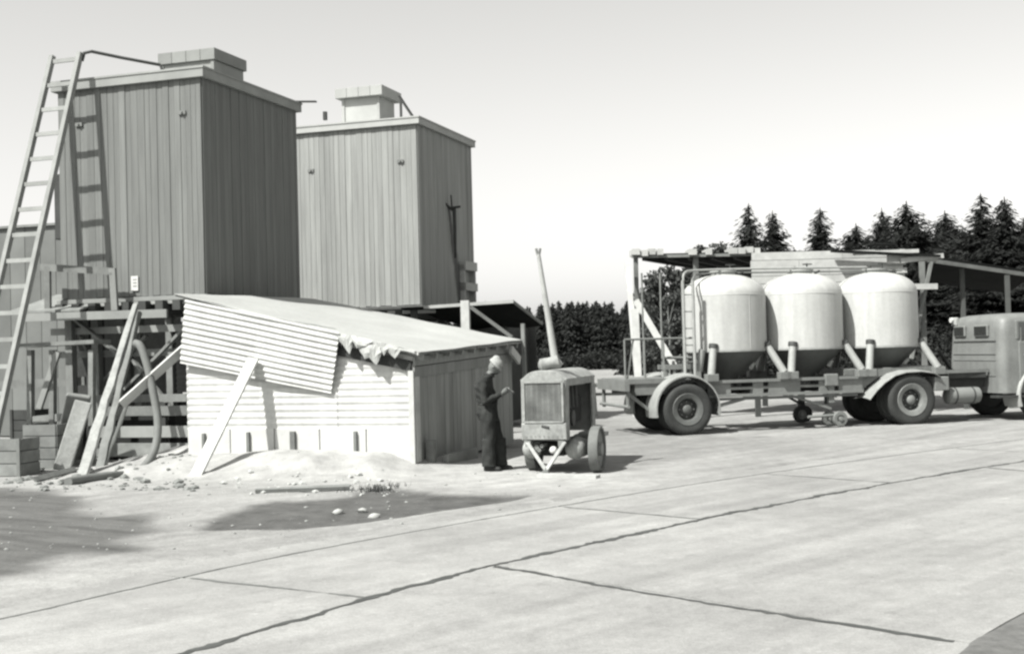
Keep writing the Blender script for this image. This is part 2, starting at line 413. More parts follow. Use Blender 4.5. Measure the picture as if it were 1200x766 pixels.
def slab_material():
    m = bpy.data.materials.new('worn_concrete'); m.use_nodes = True; N, L = m.node_tree.nodes, m.node_tree.links
    b = N['Principled BSDF']; b.inputs['Roughness'].default_value = 0.85; b.inputs['Specular IOR Level'].default_value = 0.2
    geo = N.new('ShaderNodeNewGeometry'); oi = N.new('ShaderNodeObjectInfo')
    def noise(sc, st=(1,1,1), rot=0, det=6, rough=0.62):
        mp = N.new('ShaderNodeMapping'); mp.vector_type = 'TEXTURE'; mp.inputs['Scale'].default_value = (1/st[0], 1/st[1], 1); mp.inputs['Rotation'].default_value = (0,0,-rot)
        L.new(geo.outputs['Position'], mp.inputs[0]); n = N.new('ShaderNodeTexNoise'); n.inputs['Scale'].default_value = sc; n.inputs['Detail'].default_value = det
        n.inputs['Roughness'].default_value = rough; L.new(mp.outputs[0], n.inputs['Vector']); return n.outputs['Fac']
    def mr(s, a, c, lo=0.3, hi=0.7):
        q = N.new('ShaderNodeMapRange'); q.inputs[1].default_value = lo; q.inputs[2].default_value = hi; q.inputs[3].default_value = a; q.inputs[4].default_value = c; L.new(s, q.inputs[0]); return q.outputs[0]
    def mul(a, c):
        q = N.new('ShaderNodeMath'); q.operation = 'MULTIPLY'; L.new(a, q.inputs[0])
        if isinstance(c, float): q.inputs[1].default_value = c
        else: L.new(c, q.inputs[1])
        return q.outputs[0]
    v = mul(mr(noise(0.45), 0.82, 1.14), 0.24)
    v = mul(v, mr(noise(0.9, (0.10, 2.2, 1), R(-46)), 0.82, 1.16))       # tyre-worn streaks
    v = mul(v, mr(noise(4.0), 0.88, 1.10)); v = mul(v, mr(noise(70.0, det=3), 0.80, 1.18)); v = mul(v, mr(noise(22.0, det=5), 0.88, 1.10))
    v = mul(v, mr(noise(2.2, det=8, rough=0.75), 1.0, 0.66, 0.58, 0.74))  # stains
    v = mul(v, mr(noise(7.0, det=2), 1.0, 1.25, 0.68, 0.76))             # pale spalls
    q = N.new('ShaderNodeMapRange'); q.inputs[3].default_value = 0.95; q.inputs[4].default_value = 1.05; L.new(oi.outputs['Random'], q.inputs[0]); v = mul(v, q.outputs[0])
    sc = N.new('ShaderNodeVectorMath'); sc.operation = 'SCALE'; sc.inputs[0].default_value = tone(0.5); L.new(v, sc.inputs['Scale']); L.new(sc.outputs[0], b.inputs['Base Color'])
    bp = N.new('ShaderNodeBump'); bp.inputs['Strength'].default_value = 0.25; bp.inputs['Distance'].default_value = 0.01
    L.new(noise(45.0), bp.inputs['Height']); L.new(bp.outputs[0], b.inputs['Normal'])
    return m
SLABM = slab_material()
apron = bpy.data.objects.new('concrete_apron', None); COL.objects.link(apron); tag(apron, 'worn pale concrete apron with dark tarred joints', kind='structure')
def at_s(s, off):
    x = np.interp(s, ARC, MC[:, 0]); y = np.interp(s, ARC, MC[:, 1]); lx = np.interp(s, ARC, LN[:, 0]); ly = np.interp(s, ARC, LN[:, 1])
    return (x + lx*off, y + ly*off)
def slab(s0, s1, o0, o1, sk=0.0):
    n = max(2, int((s1-s0)/0.5)); a = [at_s(s0+(s1-s0)*k/n+sk*o0, o0) for k in range(n+1)]; b = [at_s(s0+(s1-s0)*k/n+sk*o1, o1) for k in range(n+1)]
    vs = [(p[0], p[1], 0.0) for p in a] + [(p[0], p[1], 0.0) for p in b]; m = 2*(n+1)
    vs += [(x, y, -0.15) for (x, y, z) in vs]
    fs = [(k, k+1, n+2+k, n+1+k) for k in range(n)]
    ring = list(range(n+1)) + list(range(2*n+1, n, -1))
    fs += [(ring[k], ring[k]+m, ring[(k+1) % len(ring)]+m, ring[(k+1) % len(ring)]) for k in range(len(ring))]
    mb = MB(); mb.add(vs, fs); mb.build('slab', SLABM, apron)
def joint(pts, w, name='tar_joint', zz=0.004, amp=0.45, mt=None):
    pts = np.array(pts); t = np.gradient(pts, axis=0); t /= np.linalg.norm(t, axis=1)[:, None]; nn = np.stack([-t[:,1], t[:,0]], 1)
    k = len(pts); wob = np.convolve(rng.normal(0, 1, k+8), np.ones(5)/5, 'same')[4:-4]*w*0.35
    lowf = 0.6+0.8*np.abs(np.convolve(rng.normal(0,1,k+40), np.ones(17)/4.1, 'same')[20:-20]).clip(0,1.2); w0 = w*(0.3 + amp*rng.random(k))*lowf; w1 = w*(0.3 + amp*rng.random(k))*lowf
    a = pts + nn*(w0/1.0*0.5+wob)[:, None]; b = pts - nn*(w1*0.5-wob)[:, None]
    vs = [(p[0], p[1], zz) for p in a] + [(p[0], p[1], zz) for p in b]
    MB().add(vs, [(i, k+i, k+i+1, i+1) for i in range(k-1)]).build(name, mt or tar, apron)
GAP = 0.012
S_L = [near_s(p) for p in ((-4.6,4.0), (-1.2,9.6), (2.0,13.4), (4.9,16.1), (8.6,19.3), (12.5,22.2), (17,25.3), (24,29.4))]
S_R = [near_s(p) for p in ((-5.9,2.0), (-0.2,10.8), (6.6,17.7), (13.5,22.9), (22,28.3))]
for a, b in zip(S_L[:-1], S_L[1:]):
    slab(a+GAP, b-GAP, GAP, 2.05-GAP); slab(a+GAP, b-GAP, 2.05+GAP, 2.7)
for a, b in zip(S_R[:-1], S_R[1:]): slab(a+GAP, b-GAP, -4.3, -GAP, 0.2)
lo, hi = S_L[0]+0.1, S_L[-1]-0.1
ss = np.arange(lo, hi, 0.06)
joint([at_s(s, 0) for s in ss], 0.11)
joint([at_s(s, 2.05) for s in ss], 0.035, mt=tar2)
for s in S_L[1:-1]: joint([at_s(s + 0.0*o, o) for o in np.arange(0.04, 2.0, 0.06)], 0.05, mt=tar2)
for s in S_R[1:-1]: joint([at_s(s + 0.2*o, o) for o in np.arange(-4.2, -0.04, 0.06)], 0.075)

# ------------------------------------------------------------------ cement silos
def make_silo(fr, w, d, z0, z1, label, mboard, mtrim, hatch, seedv, trim_h=0.19):
    random.seed(seedv)
    t = fr.empty('cement_silo', label, 'silo', 'tall board-clad cement silos')
    MB().box((-w/2, d/2, (z0+z1)/2), (w-0.06, d-0.06, z1-z0-0.02)).build('inner_lining', mboard, t)
    bw_ = 0.1385; hgt = z1 - z0
    def board_mesh(wd):
        m = MB(); e = 0.004; hw, tk = wd/2-0.0018, 0.026
        prof = [(-hw, 0), (hw, 0), (hw, -tk+e), (hw-e, -tk), (-hw+e, -tk), (-hw, -tk+e)]
        m.prism([(x, y, 0) for x, y in prof], (0, 0, hgt)); return m.mesh('board', mboard)
    def clad(n_len, place):
        ws = []
        while sum(ws) < n_len: ws.append(random.choice((0.112, 0.136, 0.136, 0.158)))
        k = n_len/sum(ws); me = {q: board_mesh(q*k) for q in set(ws)}; u = 0
        for q in ws:
            loc, rot = place(u + q*k/2); u += q*k; o = link('board', me[q], t, loc, rot)
            o.location.z += random.uniform(-0.012, 0.012)
            o.scale.y = random.uniform(0.72, 1.2); o.rotation_euler.z += random.uniform(-0.01, 0.01)
    clad(w, lambda u: (Vector((-w+u, -0.0, z0)), (0, 0, 0)))
    clad(d, lambda u: (Vector((0.0, u, z0)), (0, 0, math.pi/2)))
    clad(d, lambda u: (Vector((-w, u, z0)), (0, 0, -math.pi/2)))
    clad(w, lambda u: (Vector((-w+u, d, z0)), (0, 0, math.pi)))
    # sill round the foot, cornice boards round the top, low roof with a lidded hatch
    for nm, zc, h, o_, mt in (('foot_sill', z0-0.05, 0.08, 0.05, mtrim), ('cornice', z1-0.02+trim_h/2, trim_h, 0.075, mtrim)):
        MB().box((-w/2, -o_/2-0.03, zc), (w+2*o_+0.06, o_, h)).build(nm, mt, t, bevel=0.006)
        MB().box((o_/2+0.03, d/2, zc-0.003), (o_, d+0.05, h)).build(nm, mt, t, bevel=0.006)
        MB().box((-w-o_/2-0.03, d/2, zc-0.003), (o_, d+0.05, h)).build(nm, mt, t, bevel=0.006)
        MB().box((-w/2, d+o_/2+0.03, zc), (w+2*o_+0.06, o_, h)).build(nm, mt, t, bevel=0.006)
    zr = z1 - 0.02 + trim_h
    m = MB(); c = Vector((-w/2, d/2, zr+0.16))
    q = [Vector((-w-0.12, -0.12, zr+0.004)), Vector((0.12, -0.12, zr+0.004)), Vector((0.12, d+0.12, zr+0.004)), Vector((-w-0.12, d+0.12, zr+0.004))]
    m.add(q + [c] + [p - Vector((0,0,0.035)) for p in q], [(0,1,4),(1,2,4),(2,3,4),(3,0,4),(0,5,6,1),(1,6,7,2),(2,7,8,3),(3,8,5,0),(8,7,6,5)])
    rf = m.build('roof', mtrim, t)
    hx, hy, hw, hd, hb, lid, lo = hatch
    zb = zr - 0.02
    MB().box((hx, hy, zb+hb/2), (hw-2*lo, hd-2*lo, hb)).build('hatch_box', mtrim, rf, bevel=0.008)
    n = 4
    for i in range(n):
        MB().box((hx - hw/2 + (i+0.5)*hw/n, hy, zb+hb+lid/2+0.002), (hw/n-0.006, hd, lid)).build('hatch_lid_board', mtrim, rf, bevel=0.006)
    for sx in (-1, 1):
        MB().box((hx+sx*(hw/2-lo-0.02), hy-hd/2+lo-0.012, zb+hb/2), (0.07, 0.02, hb-0.01)).build('hatch_corner_batten', mtrim, rf)
    return t
SL = Frame(D(241, 344, 22.5), R(-18)); SR = Frame(D(493, 357, 28.3), R(-18))
WL, DL, ZL0, ZL1 = 3.1, 3.6, 3.02, 6.98
siloL = make_silo(SL, WL, DL, ZL0, ZL1, 'dark grey board-clad cement silo with a ladder leaning against it', wood_silo, wood_trim, (-0.85, 1.45, 1.25, 1.2, 0.38, 0.22, 0.05), 1)
WR, DR, ZR0, ZR1 = 3.2, 3.62, 2.93, 7.09
siloR = make_silo(SR, WR, DR, ZR0, ZR1, 'paler board-clad cement silo behind the shed, a lidded hatch on its roof', wood_silo2, wood_trim2, (-1.9, 1.6, 1.25, 1.2, 0.84, 0.24, 0.14), 2, 0.17)
def tie_end(t, fr, px, py):
    p = fr.at(px, py, -0.05)
    m = MB(); m.box((p.x, -0.04, p.z), (0.15, 0.03, 0.07)); m.tube((p.x, -0.05, p.z), (p.x, -0.085, p.z), 0.02); m.build('tie_rod_end', steel_grey, t)
for px, py in ((213,132), (92,146)): tie_end(siloL, SL, px, py)
for px, py in ((364,200), (469,189)): tie_end(siloR, SR, px, py)
# small pale plate nailed low on the near silo
p = SL.at(158, 332, -0.04); MB().box((p.x, -0.045, p.z), (0.15, 0.012, 0.27)).build('notice_plate', bright, siloL)
p = SL.at(158, 332, -0.05)
for k in range(3): MB().box((p.x, -0.0535, p.z+0.07-0.06*k), (0.08, 0.003, 0.022)).build('notice_lettering', M('faded_ink', 0.3), siloL)
# loose boards on the roofs
m = MB(); a = Vector((-0.15, DL-0.05, ZL1+0.20)); m.beam(a, a + Vector((0.62, 0.12, -0.03)), 0.1, 0.025); m.build('roof_batten', wood_dark, siloL)
a = SR.atx(484, 131, -0.1); a.z = ZR1 + 0.16; b = SR.at(468, 113, a.y); m = MB(); m.beam(a, b, 0.16, 0.03, (0,1,0)); m.beam((a.x-0.3, a.y, ZR1+0.14), b + Vector((0.03,0,-0.04)), 0.05, 0.04); m.build('loose_roof_board', wood_dark, siloR)
a = SR.at(381, 136, 0.3); MB().box(a, (0.08, 0.08, 0.2)).build('roof_peg', wood_dark, siloR)
# bracket with a rope-worn dark streak, and a stepped box on the side of the far silo
def stain_on(mat, name, p0, p1, w0, w1, dark):
    m = mat.copy(); m.name = name; N, L = m.node_tree.nodes, m.node_tree.links
    sc = N[mat['val_node']]; src = sc.inputs['Scale'].links[0].from_socket
    g = N.new('ShaderNodeNewGeometry'); sub = N.new('ShaderNodeVectorMath'); sub.operation = 'SUBTRACT'; L.new(g.outputs['Position'], sub.inputs[0]); sub.inputs[1].default_value = p0
    ax = (Vector(p1)-Vector(p0)); ln = ax.length; ax.normalize()
    dt = N.new('ShaderNodeVectorMath'); dt.operation = 'DOT_PRODUCT'; L.new(sub.outputs[0], dt.inputs[0]); dt.inputs[1].default_value = ax
    pr = N.new('ShaderNodeVectorMath'); pr.operation = 'SCALE'; pr.inputs[0].default_value = ax; L.new(dt.outputs['Value'], pr.inputs['Scale'])
    df = N.new('ShaderNodeVectorMath'); df.operation = 'SUBTRACT'; L.new(sub.outputs[0], df.inputs[0]); L.new(pr.outputs[0], df.inputs[1])
    le = N.new('ShaderNodeVectorMath'); le.operation = 'LENGTH'; L.new(df.outputs[0], le.inputs[0])
    wd = N.new('ShaderNodeMapRange'); wd.inputs[2].default_value = ln; wd.inputs[3].default_value = w0; wd.inputs[4].default_value = w1; L.new(dt.outputs['Value'], wd.inputs[0])
    dv = N.new('ShaderNodeMath'); dv.operation = 'DIVIDE'; L.new(le.outputs['Value'], dv.inputs[0]); L.new(wd.outputs[0], dv.inputs[1])
    nz = N.new('ShaderNodeTexNoise'); nz.inputs['Scale'].default_value = 6; L.new(g.outputs['Position'], nz.inputs['Vector'])
    ad = N.new('ShaderNodeMath'); ad.operation = 'ADD'; L.new(dv.outputs[0], ad.inputs[0]); L.new(nz.outputs['Fac'], ad.inputs[1])
    fl = N.new('ShaderNodeMapRange'); fl.interpolation_type = 'SMOOTHSTEP'; fl.inputs[1].default_value = 0.9; fl.inputs[2].default_value = 1.7; fl.inputs[3].default_value = dark; fl.inputs[4].default_value = 1.0; L.new(ad.outputs[0], fl.inputs[0])
    st = N.new('ShaderNodeMath'); st.operation = 'GREATER_THAN'; st.inputs[1].default_value = -0.05; L.new(dt.outputs['Value'], st.inputs[0])
    mx = N.new('ShaderNodeMix'); mx.data_type = 'FLOAT'; L.new(st.outputs[0], mx.inputs['Factor']); mx.inputs[2].default_value = 1.0; L.new(fl.outputs[0], mx.inputs[3])
    mu = N.new('ShaderNodeMath'); mu.operation = 'MULTIPLY'; L.new(src, mu.inputs[0]); L.new(mx.outputs[0], mu.inputs[1])
    L.new(mu.outputs[0], sc.inputs['Scale']); return m
s0, s1 = SR.atx(526, 244, 0.03), SR.atx(541, 352, 0.03)
stained = stain_on(wood_silo2, 'cement_stained_boards', SR.wor(s0), SR.wor(s1), 0.10, 0.30, 0.35)
for o in siloR.children:
    if o.name.startswith('board') and abs(o.location.x) < 1e-4:
        o.data.materials[0] = stained
m = MB(); m.tube(s0 + Vector((0,-0.18,0.08)), s0 + Vector((0.0,0.25,-0.02)), 0.03); m.tube(s0 + Vector((-0.05,0,0)), s0 + Vector((0.3,0,0.02)), 0.03); m.tube(s0+Vector((0.12,-0.15,0.3)), s0+Vector((0.12,-0.1,-0.02)), 0.02)
m.path([s0+Vector((0.12,0.05,0)), s0+Vector((0.1,0.12,-0.5)), s0+Vector((0.06,0.22,-1.2))], [0.05,0.045,0.03], 8); m.build('filler_pipe_bracket', steel_dark, siloR)
a = SR.atx(548, 312, 0.1)
for k, (dz, hh) in enumerate(((0.0, 0.22), (-0.52, 0.2))):
    MB().box((0.11, a.y+0.05, a.z+dz), (0.16, 0.85, hh)).build('step_board', wood_trim2, siloR)
MB().box((0.09, a.y-0.34, a.z-0.45), (0.12, 0.07, 0.95)).build('step_upright', wood_trim2, siloR)
MB().box((0.09, a.y+0.42, a.z-0.45), (0.12, 0.07, 0.95)).build('step_upright', wood_trim2, siloR)

# ------------------------------------------------------------------ timber stand under the near silo
st = SL.empty('silo_stand', 'timber post-and-brace stand carrying the dark grey silo', 'stand')
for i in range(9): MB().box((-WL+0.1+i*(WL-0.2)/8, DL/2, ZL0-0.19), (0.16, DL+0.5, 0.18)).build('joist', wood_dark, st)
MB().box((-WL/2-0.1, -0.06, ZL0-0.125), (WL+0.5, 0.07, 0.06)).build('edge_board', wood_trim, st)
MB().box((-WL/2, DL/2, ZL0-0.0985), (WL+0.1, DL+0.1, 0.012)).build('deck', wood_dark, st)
posts = [(-3.0,0.1), (-2.52,0.25), (-2.05,0.9), (-1.5,2.0), (-0.25,0.35), (-3.0,1.9), (-3.0,3.4), (-1.5,3.4), (-0.2,3.4)]
for (x, y) in posts: MB().beam((x, y, -0.05), (x+random.uniform(-.03,.03), y, ZL0-0.28), 0.15, 0.15, (1,0,0)).build('post', wood_old, st)
for a, b, w_ in (((-2.95,0.0,2.72),(-1.75,0.05,1.85),0.12), ((-1.9,0.2,1.3),(-0.3,0.2,2.65),0.10), ((-2.9,0.35,1.1),(-1.5,0.35,2.3),0.10), ((-1.75,0.25,1.85),(-0.9,0.25,0.9),0.10), ((-3.0,1.8,0.4),(-3.0,0.2,2.6),0.12), ((-1.6,1.9,2.6),(-0.3,1.9,0.8),0.12), ((-0.6,0.4,1.2),(-0.15,0.4,0.75),0.1)):
    MB().beam(a, b, w_, 0.05, (0,1,0)).build('brace', wood_old, st)
for z, y, m_ in ((2.42, 0.30, wood_trim), (1.98, 0.55, wood_old)):
    MB().box((-2.0, y-0.14, z), (3.0, 0.05, 0.13)).build('rail', m_, st)
# corrugated wall behind the stand
bw_t = SL.empty('corrugated_screen', 'weathered corrugated sheet screen behind the silo stand', 'screen')
def corr_sheet(x0, x1, z0, z1, pitch=0.11, amp=0.014, y=0.0, step=0.5, bow=0.0):
    n = int((z1-z0)/pitch)*6
    return lambda: MB().grid(lambda u, v: (x0+(x1-x0)*u, y + amp*math.sin(2*math.pi*(z1-z0)*v/pitch) + bow*math.sin(3*u+5*v), z0+(z1-z0)*v), 6, n, (0, 0.004, 0))
for x0, x1 in ((-2.35,-1.3), (-1.28,-0.1)):
    corr_sheet(x0, x1, 1.15, 2.45, y=2.6)().build('corrugated_sheet', M('rusty_corrugated_sheet', 0.30, 0.6, 0.3, 2.0, bump=0.2), bw_t, smooth=60)
for x in (-2.4, -1.3, -0.1): MB().box((x, 2.68, 1.25), (0.1, 0.1, 2.5)).build('post', wood_dark, bw_t)
MB().box((-1.2, 2.75, 0.6), (2.6, 0.04, 1.0)).build('back_board', wood_dark, bw_t)
# low crib of stacked boards between stand and shed
crib = SL.empty('board_crib', 'low crib of weathered boards between the leaning log and the shed', 'crib')
for z, h, y, mt in ((0.93, 0.17, -0.55, wood_old), (0.56, 0.2, -0.6, wood_trim), (0.24, 0.24, -0.65, wood_old), (1.14, 0.14, -0.1, wood_old)):
    a = SL.at(110, 500, y).x; MB().box((a+0.95, y, z), (2.15, 0.05, h), rz=random.uniform(-.01,.01)).build('crib_board', mt, crib)
for x in (-2.35, -0.6): MB().box((x, -0.5, 0.5), (0.12, 0.1, 1.15)).build('crib_post', wood_dark, crib)
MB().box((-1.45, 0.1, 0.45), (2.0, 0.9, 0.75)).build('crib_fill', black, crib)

# ------------------------------------------------------------------ ladder against the near silo and its roof rail
foot = SL.at(-14, 556, -2.2); top = SL.at(94, 62, -0.28)
foot.z = 0.0
side = Vector((1, 0, 0)); gapw = 0.62
lad = SL.empty('ladder', 'long pale wooden ladder leaning on the dark grey silo', 'ladder')
for s in (0, -gapw): MB().beam(foot + side*s*1.12, top + side*s, 0.085, 0.10, side).build('rail', wood_lad, lad)
n = 16
for i in range(n):
    f = (i+0.8)/(n+0.05); a = foot.lerp(top, f); b = (foot + side*-gapw*1.12).lerp(top + side*-gapw, f)
    MB().beam(a, b, 0.075, 0.04, (0,0,1)).build('rung', wood_lad, lad)
m = MB(); a = top + Vector((0.02, 0.02, 0.0)); e = SL.at(189, 76, 0.55)
m.path([a + Vector((0,0,-0.15)), a + Vector((0.03,0.03,0.0)), a + Vector((0.14,0.1,0.035)), a.lerp(e, 0.5) + Vector((0,0,0.02)), e + Vector((-0.03,0,0.0)), e + Vector((0.02,0.01,-0.12))], 0.032, 8)
tag(m.build('handrail_pipe', steel_dark), 'thin bent handrail pipe from the ladder head to the silo roof', 'handrail').matrix_world = Matrix.Translation((SL.o.x, SL.o.y, 0)) @ Matrix.Rotation(SL.a, 4, 'Z')

# ------------------------------------------------------------------ left of the silo: elevator box, rear hall, landing and clutter
ev = SL.empty('elevator_head', 'dark boxed elevator head on the silo side behind the ladder', 'elevator')
a = SL.at(52, 232, 1.2)
MB().box((-WL-0.45, 1.3, a.z-0.25), (0.75, 0.9, 1.3)).build('casing', wood_dark, ev, bevel=0.02)
MB().box((-WL-0.45, 1.3, 2.2), (0.45, 0.5, 3.9)).build('leg_casing', wood_dark, ev)
MB().tube((-WL-0.3, 0.7, a.z+0.5), (-WL-0.3, 0.86, a.z+0.5), 0.22, n=20).build('pulley', steel_dark, ev, smooth=40)
MB().beam((-WL-0.5, 0.8, a.z+0.9), (-WL+0.05, 0.3, a.z+1.25), 0.1, 0.06).build('bracket', wood_dark, ev)
hall = Frame(D(-40, 540, 31), R(-18)); hall_t = hall.empty('rear_hall', 'grey boarded hall behind the ladder', 'building')
for i in range(20): MB().box((-5.5 + i*0.45, 0, 2.6), (0.435, 0.06, 5.1)).build('wall_board', M('hall_boards', 0.22, 0.85, 0.2, 1.0, rnd=0.15), hall_t)
m = MB(); m.prism([(-6,-0.1,5.16), (-6,4.3,5.3), (-6,4.3,5.36), (-6,-0.1,5.22)], (9.7,0,0)); m.build('roof', wood_old, hall_t)
MB().box((-1.0, 2.2, 2.6), (9.0, 4.2, 5.15)).build('inner_volume', wood_dark, hall_t)
# handrail landing beside the near silo
ld = SL.empty('landing_rail', 'short timber landing with handrail against the near silo foot', 'railing')
a, b = SL.at(48, 313, -0.35), SL.at(132, 318, -0.35)
MB().beam(a, b, 0.05, 0.13, (0,1,0)).build('handrail', wood_old, ld)
MB().beam((b.x, -0.35, b.z+0.06), (b.x, -0.3, ZL0-0.25), 0.13, 0.06, (1,0,0)).build('upright', wood_trim, ld)
MB().beam((a.x+0.15, -0.35, a.z), (a.x+0.1, -0.3, ZL0-0.4), 0.12, 0.06, (1,0,0)).build('upright', wood_old, ld)
a, b = SL.at(30, 372, -0.5), SL.at(196, 367, -0.5)
MB().beam(a, b, 0.06, 0.15, (0,1,0)).build('ledger', wood_trim, ld)
MB().prism([(a.x-0.4,-0.45,a.z+0.1), (b.x-1.9,-0.45,b.z+0.1), (b.x-1.9,0.9,b.z+0.45), (a.x-0.4,0.9,a.z+0.45)], (0,0,0.04)).build('sloping_deck', wood_old, ld)
# sloping work bench, drums and boxes
bench = SL.empty('work_bench', 'rough timber bench under the landing', 'bench')
a, b = SL.at(30, 405, -0.9), SL.at(120, 400, -0.9)
MB().beam(a, b, 0.5, 0.07, (0,1,0)).build('bench_top', wood_old, bench)
for px in (36, 62, 108):
    q = SL.at(px, 410, -1.0); MB().beam((q.x, -1.0, q.z), (q.x-0.05, -1.0, 0.0), 0.1, 0.1, (1,0,0)).build('leg', wood_old, bench)
MB().beam(SL.at(68, 412, -1.05), SL.at(46, 478, -1.05), 0.11, 0.06, (1,0,0)).build('leg', wood_trim, bench)
q0, q1 = SL.at(38, 492, -1.0), SL.at(100, 486, -1.0); MB().beam(q0, q1, 0.06, 0.14, (0,1,0)).build('stretcher', wood_old, bench)
q0, q1 = SL.at(-20, 452, 0.2), SL.at(100, 446, 0.2); MB().beam(q0, q1, 0.06, 0.16, (0,1,0)).build('shelf', wood_old, bench)
def slat_box(px, py, w_, d_, h_, label, rz, mt, n):
    g = G(px, py); t = thing('slatted_box', label, 'box', g, rz, 'boxes under the landing')
    for k in range(n):
        z = (k+.5)*h_/n
        MB().box((0, -d_/2, z), (w_, 0.022, h_/n-0.015)).build('slat', mt, t); MB().box((w_/2, 0, z), (0.022, d_-0.03, h_/n-0.015)).build('slat', mt, t)
    for x in (-w_/2+.04, w_/2-.04): MB().box((x, -d_/2-0.022, h_/2), (0.06, 0.02, h_)).build('batten', mt, t)
    MB().box((0, 0, h_/2-0.02), (w_-0.03, d_-0.03, h_-0.04)).build('lining', wood_dark, t)
slat_box(16, 556, 0.66, 0.5, 0.62, 'low slatted box standing at the ladder foot', R(-14), wood_old, 3)
slat_box(36, 540, 0.5, 0.45, 0.98, 'tall dark slatted box behind the low one at the ladder foot', R(-22), wood_dark, 5)
g = G(58, 549); cr = thing('wooden_crate', 'weathered wooden crate between the dark box and the short pale plank', 'crate', g, R(-12))
for k in range(4): MB().box((0, -0.28, 0.09+0.2*k), (0.62, 0.025, 0.185)).build('slat', wood_old, cr)
for k in range(4): MB().box((0.32, 0, 0.09+0.2*k), (0.025, 0.55, 0.185)).build('slat', wood_old, cr)
for x in (-0.27, 0.27): MB().box((x, -0.25, 0.4), (0.05, 0.05, 0.8)).build('corner_post', wood_dark, cr)
MB().box((0, 0, 0.38), (0.56, 0.5, 0.74)).build('lining', wood_dark, cr)
# the big leaning split log, board and sack-like plank, diagonal board and the hose
def rough_timber(name, label, p0, p1, w0, w1, tk, mt, seedv):
    rr_ = random.Random(seedv); k = 12; p0, p1 = Vector(p0), Vector(p1); m = MB(); vs = []; fs = []
    x, y, d = ortho(p1-p0)
    for i in range(k+1):
        c = p0.lerp(p1, i/k); w_ = (w0+(w1-w0)*i/k)*rr_.uniform(.88,1.12)/2; t_ = tk*rr_.uniform(.85,1.1)/2; o_ = x*rr_.uniform(-.012,.012)
        for a in range(8):
            an = 2*math.pi*a/8; ca, sa = math.cos(an), math.sin(an); vs.append(c + o_ + x*w_*(abs(ca)**.6)*(1 if ca > 0 else -1)*rr_.uniform(.93,1.05) + y*t_*(abs(sa)**.6)*(1 if sa > 0 else -1))
    for i in range(k):
        for a in range(8): fs.append((i*8+a, i*8+(a+1)%8, (i+1)*8+(a+1)%8, (i+1)*8+a))
    fs += [tuple(range(7,-1,-1)), tuple(range(k*8, k*8+8))]
    m.add(vs, fs); return tag(m.build(name, mt, smooth=35), label, 'log')
rough_timber('leaning_timber', 'long pale rough timber leaning against the near silo', G(96, 559), D(159, 357, 21.9), 0.21, 0.10, 0.09, bark, 3)
rough_timber('leaning_timber', 'dark rough timber leaning tight against the long pale one', G(112, 555)+Vector((0,.15,0)), D(163, 366, 22.0), 0.19, 0.09, 0.09, wood_old, 4)
rough_timber('split_log', 'short thin split log leaning low behind the rough timbers', G(118, 548)+Vector((0,.2,0)), D(150, 470, 21.7), 0.12, 0.07, 0.07, wood_old, 5)
m = MB(); a, b = G(72, 552), D(98, 470, 21.2); m.beam(a, b, 0.30, 0.06, (1,0.1,0), 0.01)
tag(m.build('plank', bark, bevel=0.02), 'short wide pale plank leaning beside the thick peeled log', 'plank')
m = MB(); a, b = G(70, 545), D(92, 462, 21.6); m.beam(a + Vector((0,0.25,0)), b, 0.42, 0.1, (1,0.2,0), 0.02)
tag(m.build('plank', wood_old, bevel=0.03), 'dark broad slab of wood behind the short pale plank', 'plank')
m = MB(); m.beam(D(142, 474, 20.9), D(232, 394, 21.3), 0.17, 0.04, (0.7,0,1)); tag(m.build('plank', wood_pale), 'pale board slanting up from the log to the shed corner', 'plank')
hp = [(158,402,21.2),(165,404,21.15),(172,425,21.1),(180,460,21.0),(186,495,20.9),(183,525,20.7),(172,545,20.45),(155,556,20.2)]
pts = [D(*q) for q in hp] + [G(130,562)+Vector((0,0,.07)), G(100,566)+Vector((0,0,.07)), G(80,570)+Vector((0,0,.07))]
def smooth_pts(p, n=3):
    for _ in range(n):
        q = [p[0]]
        for a, b in zip(p[:-1], p[1:]): q += [a.lerp(b, .25), a.lerp(b, .75)]
        p = q + [p[-1]]
    return p
hose = MB(); hose.path(smooth_pts(pts), 0.068, 12); tag(hose.build('rubber_hose', rubber_hose, smooth=60), 'thick grey rubber hose hanging in a curve before the board crib', 'hose')

# ------------------------------------------------------------------ corrugated shed
shed = SHED.empty('corrugated_shed', 'low whitewashed corrugated shed with a felt roof, a man beside it', 'shed')
LEN, DEP = 4.2, 4.5
def eave_z(u, v):           # u 0..1 left->right, v 0..1 front->back : top of the walls
    return (1-u)*(2.80+0.06*v) + u*(1.79+0.16*v)
# front wall: two lapped corrugated sheets, cut to the slope of the roof
def wall_sheet(x0, x1, y, z0):
    nu = 12; pitch = 0.112; amp = 0.0075
    def fn(u, v):
        x = x0 + (x1-x0)*u; zt = eave_z((x+LEN)/LEN, 0); z = z0 + (zt-z0)*v
        return (x, y + amp*math.sin(2*math.pi*z/pitch) + 0.006*math.sin(2.1*x+z), z)
    return MB().grid(fn, nu, 120, (0, 0.004, 0))
for x0, x1, y in ((-LEN, -2.75, 0.0), (-2.8, -1.35, -0.008), (-1.4, 0.0, 0.0)):
    wall_sheet(x0, x1, y, 0.66).build('corrugated_sheet', tin_white, shed, smooth=60)
for i in range(5):
    x = -LEN + 0.42 + i*0.84; MB().box((x, 0.06, 0.36), (0.825, 0.16, 0.62)).build('foundation_block', plaster, shed, bevel=0.012)
MB().box((-LEN/2, 0.16, 0.35), (LEN-0.1, 0.05, 0.75)).build('foundation_back', plaster, shed)
